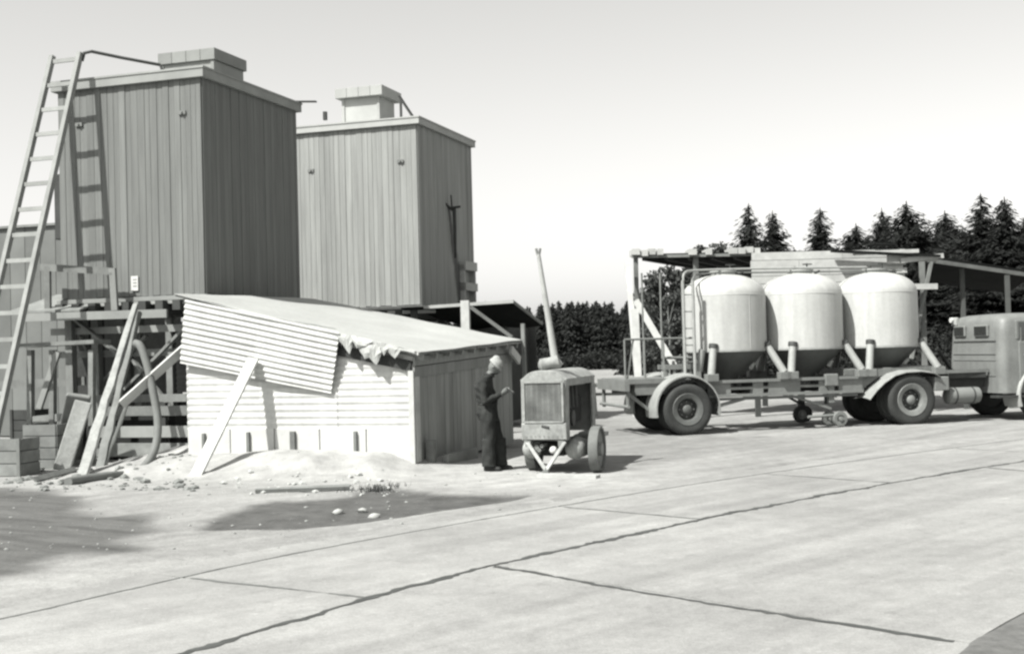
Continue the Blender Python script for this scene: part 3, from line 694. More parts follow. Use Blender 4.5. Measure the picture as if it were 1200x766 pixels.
for x, hgt, w_ in ((-3.86,0.30,.05), (-3.0,0.34,.05), (-2.16,0.36,.09), (-1.02,0.36,.05)): MB().box((x, -0.045, 0.44), (w_, 0.05, hgt)).build('peg', wood_old, shed)
# right wall: vertical boards under two horizontal boards
nb = 26; bwid = DEP/nb
for i in range(nb):
    y = (i+0.5)*bwid; zt = eave_z(1, y/DEP) - 0.30
    MB().box((random.uniform(-.004,.004), y, 0.08+(zt-0.08)/2), (0.025, bwid-0.006, zt-0.08)).build('wall_board', wood_shed, shed)
for k, (dz, h) in enumerate(((-0.25, 0.17), (-0.075, 0.15))):
    m = MB(); m.beam((0.02+0.004*k, -0.02, eave_z(1,0)+dz), (0.02+0.004*k, DEP, eave_z(1,1)+dz), 0.03, h, (1,0,0)); m.build('header_board', wood_shed, shed)
MB().box((-0.02, -0.035, 0.82), (0.09, 0.05, 1.5)).build('corner_post', wood_pale, shed)
MB().box((0.035, 0.06, 0.80), (0.03, 0.13, 1.35)).build('corner_board', wood_pale, shed)
MB().box((-LEN+0.02, DEP/2, 1.4), (0.03, DEP, 2.6)).build('end_wall', wood_shed, shed)
MB().box((-LEN/2, DEP-0.02, 0.95), (LEN-0.05, 0.03, 1.75)).build('rear_wall', wood_shed, shed)
# roof: slightly sagging felted deck, rafter ends, battens
def roof_fn(dz):
    def fn(u, v):
        x = -LEN-0.10 + (LEN+0.30)*u; y = -0.16 + (DEP+0.30)*v
        z = eave_z((x+LEN)/LEN, max(0, y/DEP)) + dz - 0.05*math.sin(math.pi*u)*(0.5+0.5*math.sin(3*v+1)) + 0.006*math.sin(23*u+4*v) + 0.005*math.sin(17*v)
        return (x, y, z)
    return fn
MB().grid(roof_fn(0.125), 28, 22, (0, 0, -0.012)).build('roof_felt', felt, shed, smooth=60)
for j in range(6):
    v0, v1 = j/6+0.004, (j+1)/6-0.004; f = roof_fn(0.11)
    MB().grid(lambda u, v: f(u, v0+(v1-v0)*v), 14, 2, (0, 0, -0.03)).build('roof_plank', wood_old, shed)
for i in range(9):
    y = 0.05 + i*(DEP-0.1)/8; v = y/DEP
    m = MB(); m.beam((-LEN-0.05, y, eave_z(0,v)+0.03), (0.16, y, eave_z(1.04,v)+0.02), 0.06, 0.09, (0,1,0)); m.build('rafter', wood_trim, shed)
m = MB(); m.beam((0.16, -0.17, eave_z(1.04,0)+0.085), (0.16, DEP+0.13, eave_z(1.04,1)+0.085), 0.03, 0.045, (1,0,0)); m.build('eave_batten', wood_pale, shed)
# torn, crumpled felt hanging over the front edge
def torn(pts, mt, lift=0.0):
    """a ragged felt tongue: (x, drop, out) corner points below the roof edge, folded and buckled"""
    n = len(pts)-1
    def fn(u, v):
        k = u*n; i = min(int(k), n-1); f = k-i; x, dr, ou = [pts[i][q]*(1-f)+pts[i+1][q]*f for q in range(3)]
        ez = eave_z((x+LEN)/LEN, 0) + 0.125 + lift
        return (x + 0.02*math.sin(7*v+9*u), -0.165 - ou*math.sin(v*math.pi*0.75) - 0.012*math.sin(11*u+6*v), ez - dr*v + 0.02*math.sin(8*u)*v)
    MB().grid(fn, n*2, 3, (0, 0.006, 0.003)).build('torn_felt', mt, shed)
torn([(-1.42,.06,.01),(-1.25,.10,.02),(-1.10,.17,.05),(-1.02,.30,.05),(-0.95,.10,.02)], felt)
torn([(-1.00,.08,.02),(-0.86,.16,.07),(-0.62,.06,.03)], tin_grey)
torn([(-0.84,.20,.02),(-0.74,.30,.05),(-0.64,.22,.07),(-0.55,.33,.06),(-0.46,.18,.03)], felt, -0.04)
torn([(-0.52,.06,.01),(-0.42,.22,.03),(-0.34,.10,.02),(-0.22,.18,.03),(-0.14,.06,.02),(0.12,.09,.01)], felt)
torn([(-3.9,.03,.0),(-3.0,.06,.01),(-2.2,.04,.0),(-1.4,.07,.01)], felt)
MB().box((-0.75, -0.02, 1.80), (1.5, 0.06, 0.16), M=Matrix.Rotation(R(12), 3, 'Y')).build('wall_plate', wood_dark, shed)
# mouldings of the lower felt course
m = MB(); f = roof_fn(0.132); m.grid(lambda u, v: f(0.45+0.10*u+0.05*v, 0.10+0.03*v+0.01*math.sin(9*u)), 6, 1, (0,0,-0.006)); m.build('felt_lap', wood_old, shed)
# stuff lying at the foot of the right wall
MB().beam((0.28, 0.55, 0.11), (0.32, 1.75, 0.11), 0.10, 0.2, (1,0,0), 0.01).build('kick_board', wood_old, shed)
MB().box((0.12, 0.35, 0.2), (0.12, 0.14, 0.5)).build('wall_peg', wood_old, shed)
# far end: small door hood and dark stove pipe by the back corner
MB().box((0.18, DEP-0.25, 1.75), (0.05, 0.5, 0.16), M=Matrix.Rotation(R(-25), 3, 'X')).build('hood_board', wood_pale, shed)
MB().beam((0.24, DEP+0.12, 0.0), (0.22, DEP+0.12, 2.35), 0.07, 0.07).build('end_post', wood_old, shed)
# hanging corrugated flap held out by a prop
flap = SHED.empty('corrugated_flap', 'tilted corrugated sheet hanging from the shed roof edge, held by a prop', 'corrugated sheet')
TLc, TRc = SHED.at(217, 351, -0.19), SHED.at(398, 389, -0.19); BRc, BLc = SHED.at(387, 461, -0.09), SHED.at(212, 425, -0.09)
nrm = (TRc-TLc).cross(BLc-TLc).normalized()
if nrm.y > 0: nrm = -nrm
Lh = (BLc-TLc).length
def flap_fn(u, v):
    p = (TLc.lerp(TRc, u)).lerp(BLc.lerp(BRc, u), v)
    return p + nrm*(0.0125*math.sin(2*math.pi*v*Lh/0.098) + 0.02*math.sin(3*u+1)*v + 0.012*math.sin(9*u+2*v))
for k in range(2):
    u0, u1 = (0, 0.51) if k == 0 else (0.49, 1.0); off = nrm*(0.006*k)
    MB().grid(lambda u, v: flap_fn(u0+(u1-u0)*u, v) + off, 16, 96, -nrm*0.004).build('corrugated_sheet', tin_white, flap, smooth=60)
for v in (0.06, 0.5): MB().beam(flap_fn(0.01, v) - nrm*0.03, flap_fn(0.99, v) - nrm*0.03, 0.05, 0.025).build('backing_batten', wood_old, flap)
prop_top = SHED.wor(SHED.at(297, 420, -0.19)); prop_foot = G(228, 560)
m = MB(); m.beam(prop_foot, prop_top, 0.19, 0.045, (1,0,0.3)); tag(m.build('prop_plank', wood_pale), 'pale plank propped from the ground up under the corrugated flap', 'plank')

# ------------------------------------------------------------------ open stand and canopy under the far silo
st2 = SR.empty('silo_stand', 'dark timber stand and blackened canopy under the paler silo', 'stand')
for i in range(9): MB().box((-WR+0.1+i*(WR-0.2)/8, DR/2, ZR0-0.21), (0.16, DR+0.4, 0.2)).build('joist', wood_dark, st2)
MB().box((-WR/2, DR/2, ZR0-0.10), (WR+0.1, DR+0.1, 0.012)).build('deck', wood_dark, st2)
for x in (-2.9, -1.5, -0.15):
    for y in (0.15, 1.75, 3.3): MB().beam((x, y, -0.05), (x, y, ZR0-0.31), 0.17, 0.17).build('post', wood_dark, st2)
MB().beam((-3.1, 3.0, 0.3), (-0.2, 3.0, 2.5), 0.14, 0.06, (0,1,0)).build('brace', wood_dark, st2)
MB().box((-1.4, -0.12, ZR0-0.16), (3.6, 0.06, 0.08)).build('edge_board', wood_trim2, st2)
a, b = SR.at(497, 360, -0.4), SR.at(602, 353, -0.4); MB().beam(a, b, 0.06, 0.07, (0,1,0)).build('canopy_beam', wood_trim2, st2)
c0, c1, c2, c3 = SR.at(470, 362, -0.3), SR.at(602, 355, -0.3), SR.at(634, 381, -0.6), SR.at(500, 398, 2.6)
c2w, c3w = SR.at(636, 381, 0.6), SR.at(560, 386, 2.8)
MB().grid(lambda u, v: (c0.lerp(c1, u)).lerp(c3w.lerp(c2w, u), v) + Vector((0,0,0.03*math.sin(6*u)*v)), 10, 6, (0, 0, 0.03)).build('canopy_roof', felt_dark, st2)
MB().beam(c1 + Vector((0,-.03,.03)), c2w + Vector((0,-.03,.03)), 0.05, 0.05).build('canopy_edge', wood_old, st2)
MB().box((-0.6, 3.4, 1.3), (4.6, 0.05, 2.4)).build('rear_boarding', wood_dark, st2)  # dark backing added to blacken the space under the canopy
MB().box((1.5, 2.6, 1.3), (0.05, 2.2, 2.3)).build('side_boarding', wood_dark, st2)  # second added backing, darkens the canopy's open side
a, b = SR.at(545, 352, -1.1), SR.at(545, 392, -1.1); MB().beam((a.x, -1.1, 0), a, 0.19, 0.08, (1,0,0)).build('pale_post', wood_pale, st2)
a, b = SR.at(552, 360, -0.8), SR.at(600, 395, -0.8); MB().beam(a, b, 0.10, 0.06, (0,1,0)).build('brace', wood_old, st2)

# ------------------------------------------------------------------ man reading beside the shed
def capsule(m, p0, p1, r0, r1, n=14, sx=1.0):
    p0, p1 = Vector(p0), Vector(p1); d = (p1-p0); L_ = d.length; d.normalize()
    pts = []; rs = []
    for k in range(4): a = math.pi/2*(1-k/4); pts.append(p0 - d*r0*math.sin(a)); rs.append(max(1e-3, r0*math.cos(a)))
    for k in range(5): pts.append(p0 + d*L_*k/4); rs.append(r0+(r1-r0)*k/4)
    for k in range(1, 5): a = math.pi/2*k/4; pts.append(p1 + d*r1*math.sin(a)); rs.append(max(1e-3, r1*math.cos(a)))
    m.path(pts, rs, n)
def ellip(m, c, r, rot=None, n=18):
    vs = []; k = n//2
    mb = MB(); mb.lathe([(max(1e-3, math.sin(math.pi*i/k)), -math.cos(math.pi*i/k)) for i in range(k+1)], n=n)
    A = Matrix.Diagonal(Vector(r)); A = (rot.to_3x3() @ A) if rot else A
    m.add([A @ Vector(v) + Vector(c) for v in mb.v], mb.f)
def loft(m, secs, n=20):
    """secs: (centre, rx, ry) elliptical rings stacked"""
    vs = []; fs = []
    for c, rx, ry in secs:
        for j in range(n):
            a = 2*math.pi*j/n; vs.append(Vector(c) + Vector((rx*math.cos(a), ry*math.sin(a), 0)))
    k = len(secs)
    for i in range(k-1):
        for j in range(n): fs.append((i*n+j, i*n+(j+1)%n, (i+1)*n+(j+1)%n, (i+1)*n+j))
    fs += [tuple(range(n-1,-1,-1)), tuple(range((k-1)*n, k*n))]
    m.add(vs, fs)
def solid(m, name, voxel, it, mats, pick=None):
    me = m.mesh('tmp'); o = bpy.data.objects.new('tmp', me); COL.objects.link(o)
    r = o.modifiers.new('r', 'REMESH'); r.mode = 'VOXEL'; r.voxel_size = voxel
    s = o.modifiers.new('s', 'SMOOTH'); s.factor = 0.5; s.iterations = it
    dg = bpy.context.evaluated_depsgraph_get(); out = bpy.data.meshes.new_from_object(o.evaluated_get(dg)); out.name = name
    bpy.data.objects.remove(o); bpy.data.meshes.remove(me)
    out.materials.clear()
    for q in mats: out.materials.append(q)
    if pick:
        for p in out.polygons: p.material_index = pick(p.center)
    out.shade_smooth(); return out
def build_person():
    g = G(577, 552); t = thing('person', 'man in dark work clothes and pale cap, head bent over his hands by the shed', 'person', (g.x, g.y, 0.0), R(-8))
    m = MB()
    # legs (x forward, y away from camera), trousers loose over boots
    for s, fx in ((-1, -0.02), (1, 0.12)):
        y = s*0.095
        capsule(m, (-0.03, y, 0.90), (0.0+fx*0.6, y*1.05, 0.49), 0.125, 0.095)
        capsule(m, (0.0+fx*0.6, y*1.05, 0.49), (-0.02+fx, y*1.1, 0.12), 0.078, 0.068)
        loft(m, [((-0.01+fx, y*1.1, 0.50), .105,.09), ((-0.015+fx, y*1.1, 0.25), .105,.095), ((-0.01+fx, y*1.1, 0.085), .115,.10)], 14)
        capsule(m, (-0.05+fx, y*1.1, 0.05), (0.14+fx, y*1.15, 0.042), 0.05, 0.042)
        ellip(m, (0.04+fx, y*1.1, 0.045), (0.125,0.05,0.045))
    # trunk: seat, waist, blouse bagging over the belt, bent upper back
    loft(m, [((-0.03,0,0.78),.15,.17), ((-0.06,0,0.90),.17,.195), ((-0.055,0,0.98),.155,.19), ((-0.045,0,1.04),.14,.175), ((-0.05,0,1.08),.16,.19), ((-0.075,0,1.18),.16,.20), ((-0.10,0,1.30),.15,.215), ((-0.09,0,1.39),.13,.21), ((-0.05,0,1.45),.085,.15), ((-0.02,0,1.49),.06,.075)], 22)
    ellip(m, (-0.12,0,1.33), (0.10,0.17,0.14))
    capsule(m, (-0.03,0,1.46), (0.05,0,1.54), 0.062, 0.056)
    # head tilted forward
    HR = Matrix.Rotation(R(42), 4, 'Y'); hc = Vector((0.085,0,1.605))
    ellip(m, hc, (0.098,0.078,0.122), HR)
    ellip(m, hc + HR @ Vector((0.025,0,-0.065)), (0.062,0.055,0.062), HR)                    # jaw
    ellip(m, hc + HR @ Vector((0.105,0,-0.015)), (0.022,0.014,0.028), HR)                    # nose
    ellip(m, hc + HR @ Vector((0.092,0,-0.062)), (0.014,0.026,0.012), HR)                    # mouth
    for s in (-1,1):
        ellip(m, hc + HR @ Vector((-0.01,s*0.079,-0.005)), (0.024,0.012,0.034), HR)          # ears
        ellip(m, hc + HR @ Vector((0.083,s*0.033,0.022)), (0.016,0.02,0.010), HR)            # brow
    hands = []
    # arms: upper arm down, forearm forward and up to the chest
    for s in (-1, 1):
        sh = Vector((-0.075, s*0.205, 1.385)); el = Vector((-0.055, s*0.235, 1.08)); wr = Vector((0.185, s*0.085, 1.19))
        capsule(m, sh, el, 0.068, 0.055); ellip(m, sh, (0.075,0.07,0.075))
        capsule(m, el, wr, 0.056, 0.040)
        fd = (wr-el).normalized(); palm = wr + fd*0.055 + Vector((0,0,0.005)); hands.append(palm)
        up = Vector((0,0,1)); sd = Vector((0,-s,0)); 
        rot = fd.to_track_quat('X', 'Z').to_matrix().to_4x4()
        ellip(m, palm, (0.055,0.022,0.042), rot)
        for q, (dz, ln) in enumerate(((0.030,0.062),(0.010,0.072),(-0.010,0.068),(-0.029,0.052))):
            a = palm + fd*0.042 + Vector((0,0,dz)); b = a + fd*ln*0.55 + sd*0.012; c = b + sd*ln*0.5 + fd*0.012
            capsule(m, a, b, 0.0105, 0.0098, 8); capsule(m, b, c, 0.0098, 0.0085, 8)
        a = palm + Vector((0,0,0.036)) - fd*0.02; capsule(m, a, a + fd*0.045 + Vector((0,0,0.018)) + sd*0.018, 0.0125, 0.0105, 8); 
    def pick(c):
        if (Vector(c)-hc).length < 0.155 and c.z > 1.505: return 1
        if min((Vector(c)-h).length for h in hands) < 0.13 and c.x > 0.19: return 1
        if c.z < 0.09: return 2
        return 0
    bme = solid(m, 'body', 0.0085, 3, [cloth_dark, skin, leather], pick)
    nr = [v.normal.copy() for v in bme.vertices]
    for v, q in zip(bme.vertices, nr):
        c = v.co
        if 0.10 < c.z < 1.46 and not (c.x > 0.16 and c.z > 1.1):
            a_ = math.sin(5.3*c.z+2) * math.sin(11*c.y+3*c.z)
            v.co = c + q*(0.006*math.sin(14*c.z+31*c.x+9*math.sin(5*c.z))*a_ + 0.004*math.sin(23*c.z-38*c.x+17*c.y)*(1-a_*a_))
    link('body', bme, t)
    cl = MB(); cl.path([(-0.015+0.075*math.cos(a), 0.085*math.sin(a), 1.475-0.02*math.cos(a)) for a in np.linspace(0, 2*math.pi, 21)], 0.016, 6); cl.build('collar', cloth_dark, t)
    k = MB()   # knitted cap with rolled brim
    ellip(k, hc + HR @ Vector((-0.018,0,0.055)), (0.108,0.093,0.088), HR)
    ellip(k, hc + HR @ Vector((-0.055,0,0.10)), (0.07,0.07,0.06), HR)
    pts = [hc + HR @ Vector((-0.012+0.106*math.cos(a), 0.09*math.sin(a), 0.028-0.012*math.cos(a))) for a in np.linspace(0, 2*math.pi, 25)]
    k.path(pts, 0.020, 8)
    link('cap', solid(k, 'cap', 0.009, 2, [cloth_cap]), t)
    # belt of the overalls
    b = MB(); b.path([(-0.045+0.147*math.cos(a), 0.182*math.sin(a), 1.035) for a in np.linspace(0, 2*math.pi, 25)], 0.014, 6); b.build('belt', leather, t)
    nb_ = thing('notebook', 'small dark notebook in the hands of the man by the shed', 'notebook', (g.x, g.y, 0), R(-8))
    rot = Matrix.Rotation(R(35), 3, 'Y')
    MB().box((0.315, 0, 1.235), (0.14, 0.09, 0.012), M=rot).build('cover', leather, nb_); MB().box((0.315-0.006, 0, 1.246), (0.13, 0.083, 0.006), M=rot).build('pages', M('grubby_paper', 0.25), nb_)
build_person()

# ------------------------------------------------------------------ wheels
def wheel(parent, c, r, wd, mt_rim=rim_paint, inner=0.62, name='wheel', outside=-1, dish=0.06, spokes=0, bolts=8):
    """axle along local y; outside=-1: visible face towards -y"""
    t = bpy.data.objects.new(name, None); COL.objects.link(t); t.parent = parent; t.location = c
    h = wd/2; ri = r*inner
    pr = [(ri, -h*0.72), (ri+0.01, -h*0.85), (r*0.80, -h*1.0), (r*0.90, -h*0.98), (r*0.965, -h*0.80), (r, -h*0.62)]
    for k in range(-2, 3): pr += [(r, h*(k*0.24-0.08)), (r-0.018, h*(k*0.24-0.05)), (r-0.018, h*(k*0.24+0.05)), (r, h*(k*0.24+0.08))]
    pr += [(r, h*0.62), (r*0.965, h*0.80), (r*0.90, h*0.98), (r*0.80, h), (ri+0.01, h*0.85), (ri, h*0.72)]
    MB().lathe(pr, n=44, axis='Y').build('tyre', rubber, t, smooth=35)
    o = outside
    pr = [(ri+0.012, o*h*0.80), (ri-0.004, o*h*0.92), (ri*0.90, o*h*0.84), (ri*0.74, o*h*0.80), (ri*0.68, o*h*0.70), (ri*0.66, -o*h*0.1)]
    MB().lathe(pr, n=40, axis='Y').build('rim', mt_rim, t, smooth=30)
    MB().lathe([(ri*0.66, -o*h*0.1), (ri*0.5, o*h*0.05), (ri*0.3, o*h*0.15), (0.001, o*h*0.15)], n=32, axis='Y').build('disc', steel_dark, t, smooth=30)
    hb = ri*0.27
    MB().lathe([(hb*1.15, o*h*0.1), (hb*1.1, o*h*0.45), (hb*0.8, o*h*0.62), (hb*0.5, o*h*0.70), (0.001, o*h*0.72)], n=20, axis='Y').build('hub', mt_rim, t, smooth=30)
    m = MB()
    for k in range(bolts):
        a = 2*math.pi*k/bolts; x, z = ri*0.47*math.cos(a), ri*0.47*math.sin(a)
        m.tube((x, 0, z), (x, o*(h*0.22), z), 0.016, n=6)
    m.build('wheel_nuts', rim_paint, t)
    MB().lathe([(0.001, -o*h*0.6), (ri, -o*h*0.6), (ri, -o*h*0.75)], n=32, axis='Y').build('inner_disc', steel_dark, t)
    return t
def mudguard(c, r, a0, a1, wd, y0, thick=0.015, n=22, lip=0.03):
    m = MB()
    def fn(u, v):
        a = a0 + (a1-a0)*u; rr = r + (0.05*math.sin(math.pi*v)) ; return (c[0]+rr*math.cos(a), y0 + wd*v, c[2]+rr*math.sin(a))
    m.grid(fn, n, 8)
    vs, fs = m.v, m.f
    def fn2(u, v):
        a = a0 + (a1-a0)*u; rr = r - thick + (0.05*math.sin(math.pi*v)); return (c[0]+rr*math.cos(a), y0 + wd*v, c[2]+rr*math.sin(a))
    m.grid(fn2, n, 8)
    def fn3(u, v):
        a = a0 + (a1-a0)*u; rr = r - lip*v; return (c[0]+rr*math.cos(a), y0-0.002, c[2]+rr*math.sin(a))
    m.grid(fn3, n, 1)
    return m

# ------------------------------------------------------------------ compressor trailer
CP = Frame(G(652, 556), R(-16))
cp = CP.empty('air_compressor', 'old wheeled air compressor with mesh radiator front and tall exhaust pipe', 'compressor')
def cpx(px, y): return CP.at(px, 500, y).x
bx0, bx1 = cpx(613.5, 0.05), cpx(664, 0.05); bxc = (bx0+bx1)/2; bw2 = (bx1-bx0)
zb, zt = 0.50, 1.54; yb = CP.atx(697, 470, bx1).y; yb = min(max(yb, 1.2), 2.0)
# hood (arched roof), side posts, front frame
def arch(u):   # u across 0..1 -> (x, z)
    x = bx0 + bw2*u; return x, zt - 0.13*(abs(2*u-1)**3.2)
m = MB(); m.grid(lambda u, v: (arch(u)[0] + (0.02 if u > .99 else -0.02 if u < .01 else 0), 0.02 + (yb-0.0)*v, arch(u)[1]), 18, 6, (0, 0, -0.025)); m.build('hood_top', comp_light, cp, smooth=50)
for s, x in ((-1, bx0), (1, bx1)):
    m = MB(); m.box((x, 0.10, (zb+zt-0.13)/2), (0.035, 0.17, zt-0.14-zb)); m.box((x, yb-0.10, (zb+zt-0.13)/2), (0.035, 0.2, zt-0.14-zb)); m.box((x, yb/2, zt-0.19), (0.034, yb-0.05, 0.10)); m.build('side_frame', comp_light, cp, bevel=0.008)
m = MB()
prof = [arch(i/14) for i in range(15)]
m.prism([(bx0, 0.0, zb+0.28)] + [(bx0, 0.0, zt-0.145)] + [(x, 0.0, z-0.004) for x, z in prof[1:-1]] + [(bx1, 0.0, zt-0.145), (bx1, 0.0, zb+0.28)], (0, 0.04, 0)); m.build('front_plate', comp_light, cp, bevel=0.006)
gz0, gz1 = zb+0.30, zt-0.19; gx0, gx1 = bx0+0.055, bx1-0.055
MB().box(((gx0+gx1)/2, -0.004, (gz0+gz1)/2), (gx1-gx0, 0.012, gz1-gz0)).build('radiator_core', mesh_grille, cp)
m = MB()
for k in range(26): x = gx0 + (gx1-gx0)*(k+.5)/26; m.box((x, -0.014, (gz0+gz1)/2), (0.009 if k % 4 else 0.016, 0.006, gz1-gz0))
for k in range(28): z = gz0 + (gz1-gz0)*(k+.5)/28; m.box(((gx0+gx1)/2, -0.018, z), (gx1-gx0, 0.005, 0.005))
m.build('radiator_mesh', M('mesh_wire', 0.30, 0.5, 0.5, 3.5), cp)
for a, b in (((gx0-.02,gz0-.02),(gx1+.02,gz0-.02)), ((gx0-.02,gz1+.02),(gx1+.02,gz1+.02)), ((gx0-.02,gz0-.02),(gx0-.02,gz1+.02)), ((gx1+.02,gz0-.02),(gx1+.02,gz1+.02))):
    MB().beam((a[0],-.012,a[1]), (b[0],-.012,b[1]), 0.045, 0.03, (0,1,0)).build('grille_frame', comp_light, cp)
MB().box((bxc, 0.015, zb+0.14), (bw2+0.03, 0.08, 0.25)).build('bumper_panel', comp_light, cp, bevel=0.015)
m = MB()
for k in range(9): m.tube((bx0+0.06+k*(bw2-.12)/8, -0.022, zb+0.07), (bx0+0.06+k*(bw2-.12)/8, -0.034, zb+0.07), 0.012, n=8)
m.build('rivets', comp_paint, cp)
MB().tube((bxc-0.03, -0.025, zb+0.22), (bxc+0.08, -0.03, zb+0.20), 0.018, n=8).build('badge', steel_dark, cp)
# engine glimpsed through the open side
m = MB(); m.box((bxc, yb*0.5, zb+0.40), (bw2*0.55, yb*0.7, 0.42)); m.box((bxc, yb*0.5, zb+0.68), (bw2*0.3, yb*0.6, 0.2)); m.build('engine_block', black, cp, bevel=0.02)
for k in range(4): MB().tube((bx1-0.12, 0.45+k*0.24, zb+0.45), (bx1-0.12, 0.45+k*0.24, zb+0.78), 0.045, 0.03, 10).build('cylinder', steel_dark, cp)
MB().tube((bx1-0.10, 0.35, zb+0.82), (bx1-0.10, yb-0.3, zb+0.80), 0.03, n=10).build('manifold', steel_grey, cp)
MB().tube((bx1-0.06, 0.62, zb+0.30), (bx1-0.02, 0.62, zb+0.30), 0.12, n=20).build('flywheel', steel_dark, cp)
MB().box((bx0+0.03, yb*0.5, zb+0.5), (0.02, yb-0.3, zt-0.2-zb)).build('far_side_panel', black, cp)  # coloured black so the engine bay reads as deep shade
MB().box((bxc, yb-0.03, (zb+zt)/2-0.08), (bw2-0.04, 0.04, zt-zb-0.2)).build('rear_panel', comp_paint, cp)
# chassis, receivers, axles, wheels
for x in (bx0+0.08, bx1-0.08): MB().box((x, yb/2+0.03, zb-0.04), (0.08, yb+0.1, 0.09)).build('chassis_rail', steel_grey, cp)
MB().box((bxc, 0.45, zb-0.15), (bw2*0.7, 0.3, 0.2)).build('sump', black, cp, bevel=0.02)
def drumx(x0, y0, z0, r, ln):
    return MB().lathe([(0.001,0),(r*.5,0.02),(r*.85,0.06),(r,0.12),(r,ln-.12),(r*.85,ln-.06),(r*.5,ln-.02),(0.001,ln)], (x0,y0,z0), 24, 'Y')
wx0, wx1 = cpx(617.5, 0.42), cpx(697, 0.30)
drumx(bx1+0.07, 0.14, 0.36, 0.155, 1.2).build('air_receiver', comp_light, cp, smooth=40)
drumx(bx0+0.06, 0.14, 0.36, 0.145, 1.2).build('air_receiver', comp_light, cp, smooth=40)
for y in (0.42,): MB().tube((wx0, y, 0.34), (wx1, y, 0.34), 0.035).build('axle', steel_dark, cp)
def cart_wheel(x, y, s):
    t = bpy.data.objects.new('wheel', None); COL.objects.link(t); t.parent = cp; t.location = (x, y, 0.345)
    r = 0.345; w_ = 0.07
    MB().lathe([(r-.05,-w_),(r-.01,-w_),(r,-w_*.6),(r,w_*.6),(r-.01,w_),(r-.05,w_),(r-.06,0),(r-.05,-w_)], n=36, axis='X').build('tyre', M('grey_solid_tyre', 0.20, 0.8, 0.25, 6.0), t, smooth=35)
    MB().lathe([(r-.045,s*w_*.5),(r*.6,s*w_*.25),(r*.3,s*w_*.4),(r*.28,s*w_*1.2),(0.001,s*w_*1.3)], n=30, axis='X').build('rim', comp_paint, t, smooth=30)
    MB().lathe([(r-.045,-s*w_*.5),(r*.3,-s*w_*.3),(0.001,-s*w_*.3)], n=30, axis='X').build('rim', steel_dark, t)
cart_wheel(wx1, 0.42, 1); cart_wheel(wx0+0.05, 0.62, -1)
MB().box(((bx1+wx1)/2, 0.9, zb+0.02), (wx1-bx1+0.02, 0.7, 0.06)).build('step_plate', comp_paint, cp)
m = MB(); m.box((bx1+0.16, 0.75, zb-0.02), (0.2, 0.4, 0.22)); m.build('tool_box', steel_grey, cp, bevel=0.015)
# V drawbar resting on a plank, headlamp-like bright cap
tip = CP.at(640, 556, -0.28); tip.z = 0.09
for x in (bx0+0.06, bx1-0.02): MB().beam((x, 0.0, zb-0.02), tip, 0.05, 0.035, (1,0,0)).build('drawbar_arm', comp_light, cp)
MB().tube(tip + Vector((0,0.02,-0.03)), tip + Vector((0,-0.06,-0.03)), 0.05, n=16).build('tow_eye', steel_grey, cp)
c = CP.at(648.5, 527, 0.02); MB().lathe([(0.001,-0.03),(0.03,-0.026),(0.052,-0.01),(0.056,0.03),(0.04,0.08),(0.001,0.09)], (c.x, 0.0, c.z), 20, 'Y').build('lamp', bright, cp, smooth=50)
m = MB(); 
for (x, z, r) in ((-.14,.40,.04), (-.06,.42,.03), (-.10,.36,.03), (.1,.38,.03)): m.tube((bxc+x, 0.05, z), (bxc+x, 0.4, z), r, n=8)
m.build('pipe_fittings', steel_grey, cp)
# exhaust: bulbous muffler on the hood and tall leaning pipe
a, b = CP.at(634, 428, 0.30), CP.at(654, 424, 0.40)
m = MB(); m.lathe([(0.001,-.01),(0.06,0.0),(0.085,0.05),(0.085,0.12)], (0,0,0), 16, 'X'); 
ms = MB(); ms.path([a - Vector((.03,0,.0)), a, a.lerp(b,.5) + Vector((0,0,.01)), b, b + Vector((.03,0,.02))], [0.06,0.10,0.085,0.105,0.07], 16); ms.build('muffler', comp_light, cp, smooth=50)
MB().tube((a.x+0.03, a.y, zt-0.06), (a.x+0.03, a.y, a.z), 0.05).build('muffler_stub', comp_paint, cp)
pb, pt_ = CP.at(650, 420, 0.42), CP.at(631, 298, 0.42)
m = MB(); m.path([pb, pb.lerp(pt_, .35), pb.lerp(pt_, .8), pt_], [0.058,0.050,0.036,0.030], 12); m.build('exhaust_pipe', M('pale_pipe', 0.5, 0.6, 0.2, 5.0), cp, smooth=50)
for dx in (-.035, .03): MB().tube(pt_ - Vector((0,0,.06)), pt_ + Vector((dx,0,.09)), 0.02, n=8).build('pipe_prong', steel_grey, cp)
# plank on the ground under the drawbar
a, b = G(632, 560), G(701, 562); m = MB(); m.beam(a + Vector((0,0,.04)), b + Vector((0,0,.04)), 0.16, 0.055, (0,1,0)); tag(m.build('ground_plank', wood_pale), 'pale plank lying on the ground under the compressor drawbar', 'plank')

# ------------------------------------------------------------------ bulk cement semi-trailer
T = Frame(G(808, 510), R(12))
tr = T.empty('tank_trailer', 'semi-trailer with three pale bulk cement tanks', 'trailer')
YW = 2.25                                   # overall width
RT = 0.53
wheel(tr, (0, 0.15, RT), RT, 0.28, M('dark_rim', 0.15, 0.55, 0.2, 8.0), 0.62)
wheel(tr, (0, 0.47, RT), RT, 0.28, steel_dark); wheel(tr, (0, YW-0.47, RT), RT, 0.28, steel_dark, outside=1); wheel(tr, (0, YW-0.15, RT), RT, 0.28, outside=1)
MB().tube((0, 0.1, RT), (0, YW-0.1, RT), 0.07, n=12).build('axle', steel_dark, tr)
mudguard((0,0,RT), 0.70, R(-12), R(192), 0.70, 0.0).build('mudguard', fender_paint, tr, smooth=50)
mudguard((0,0,RT), 0.70, R(-12), R(192), 0.70, YW-0.70).build('mudguard', fender_paint, tr, smooth=50)
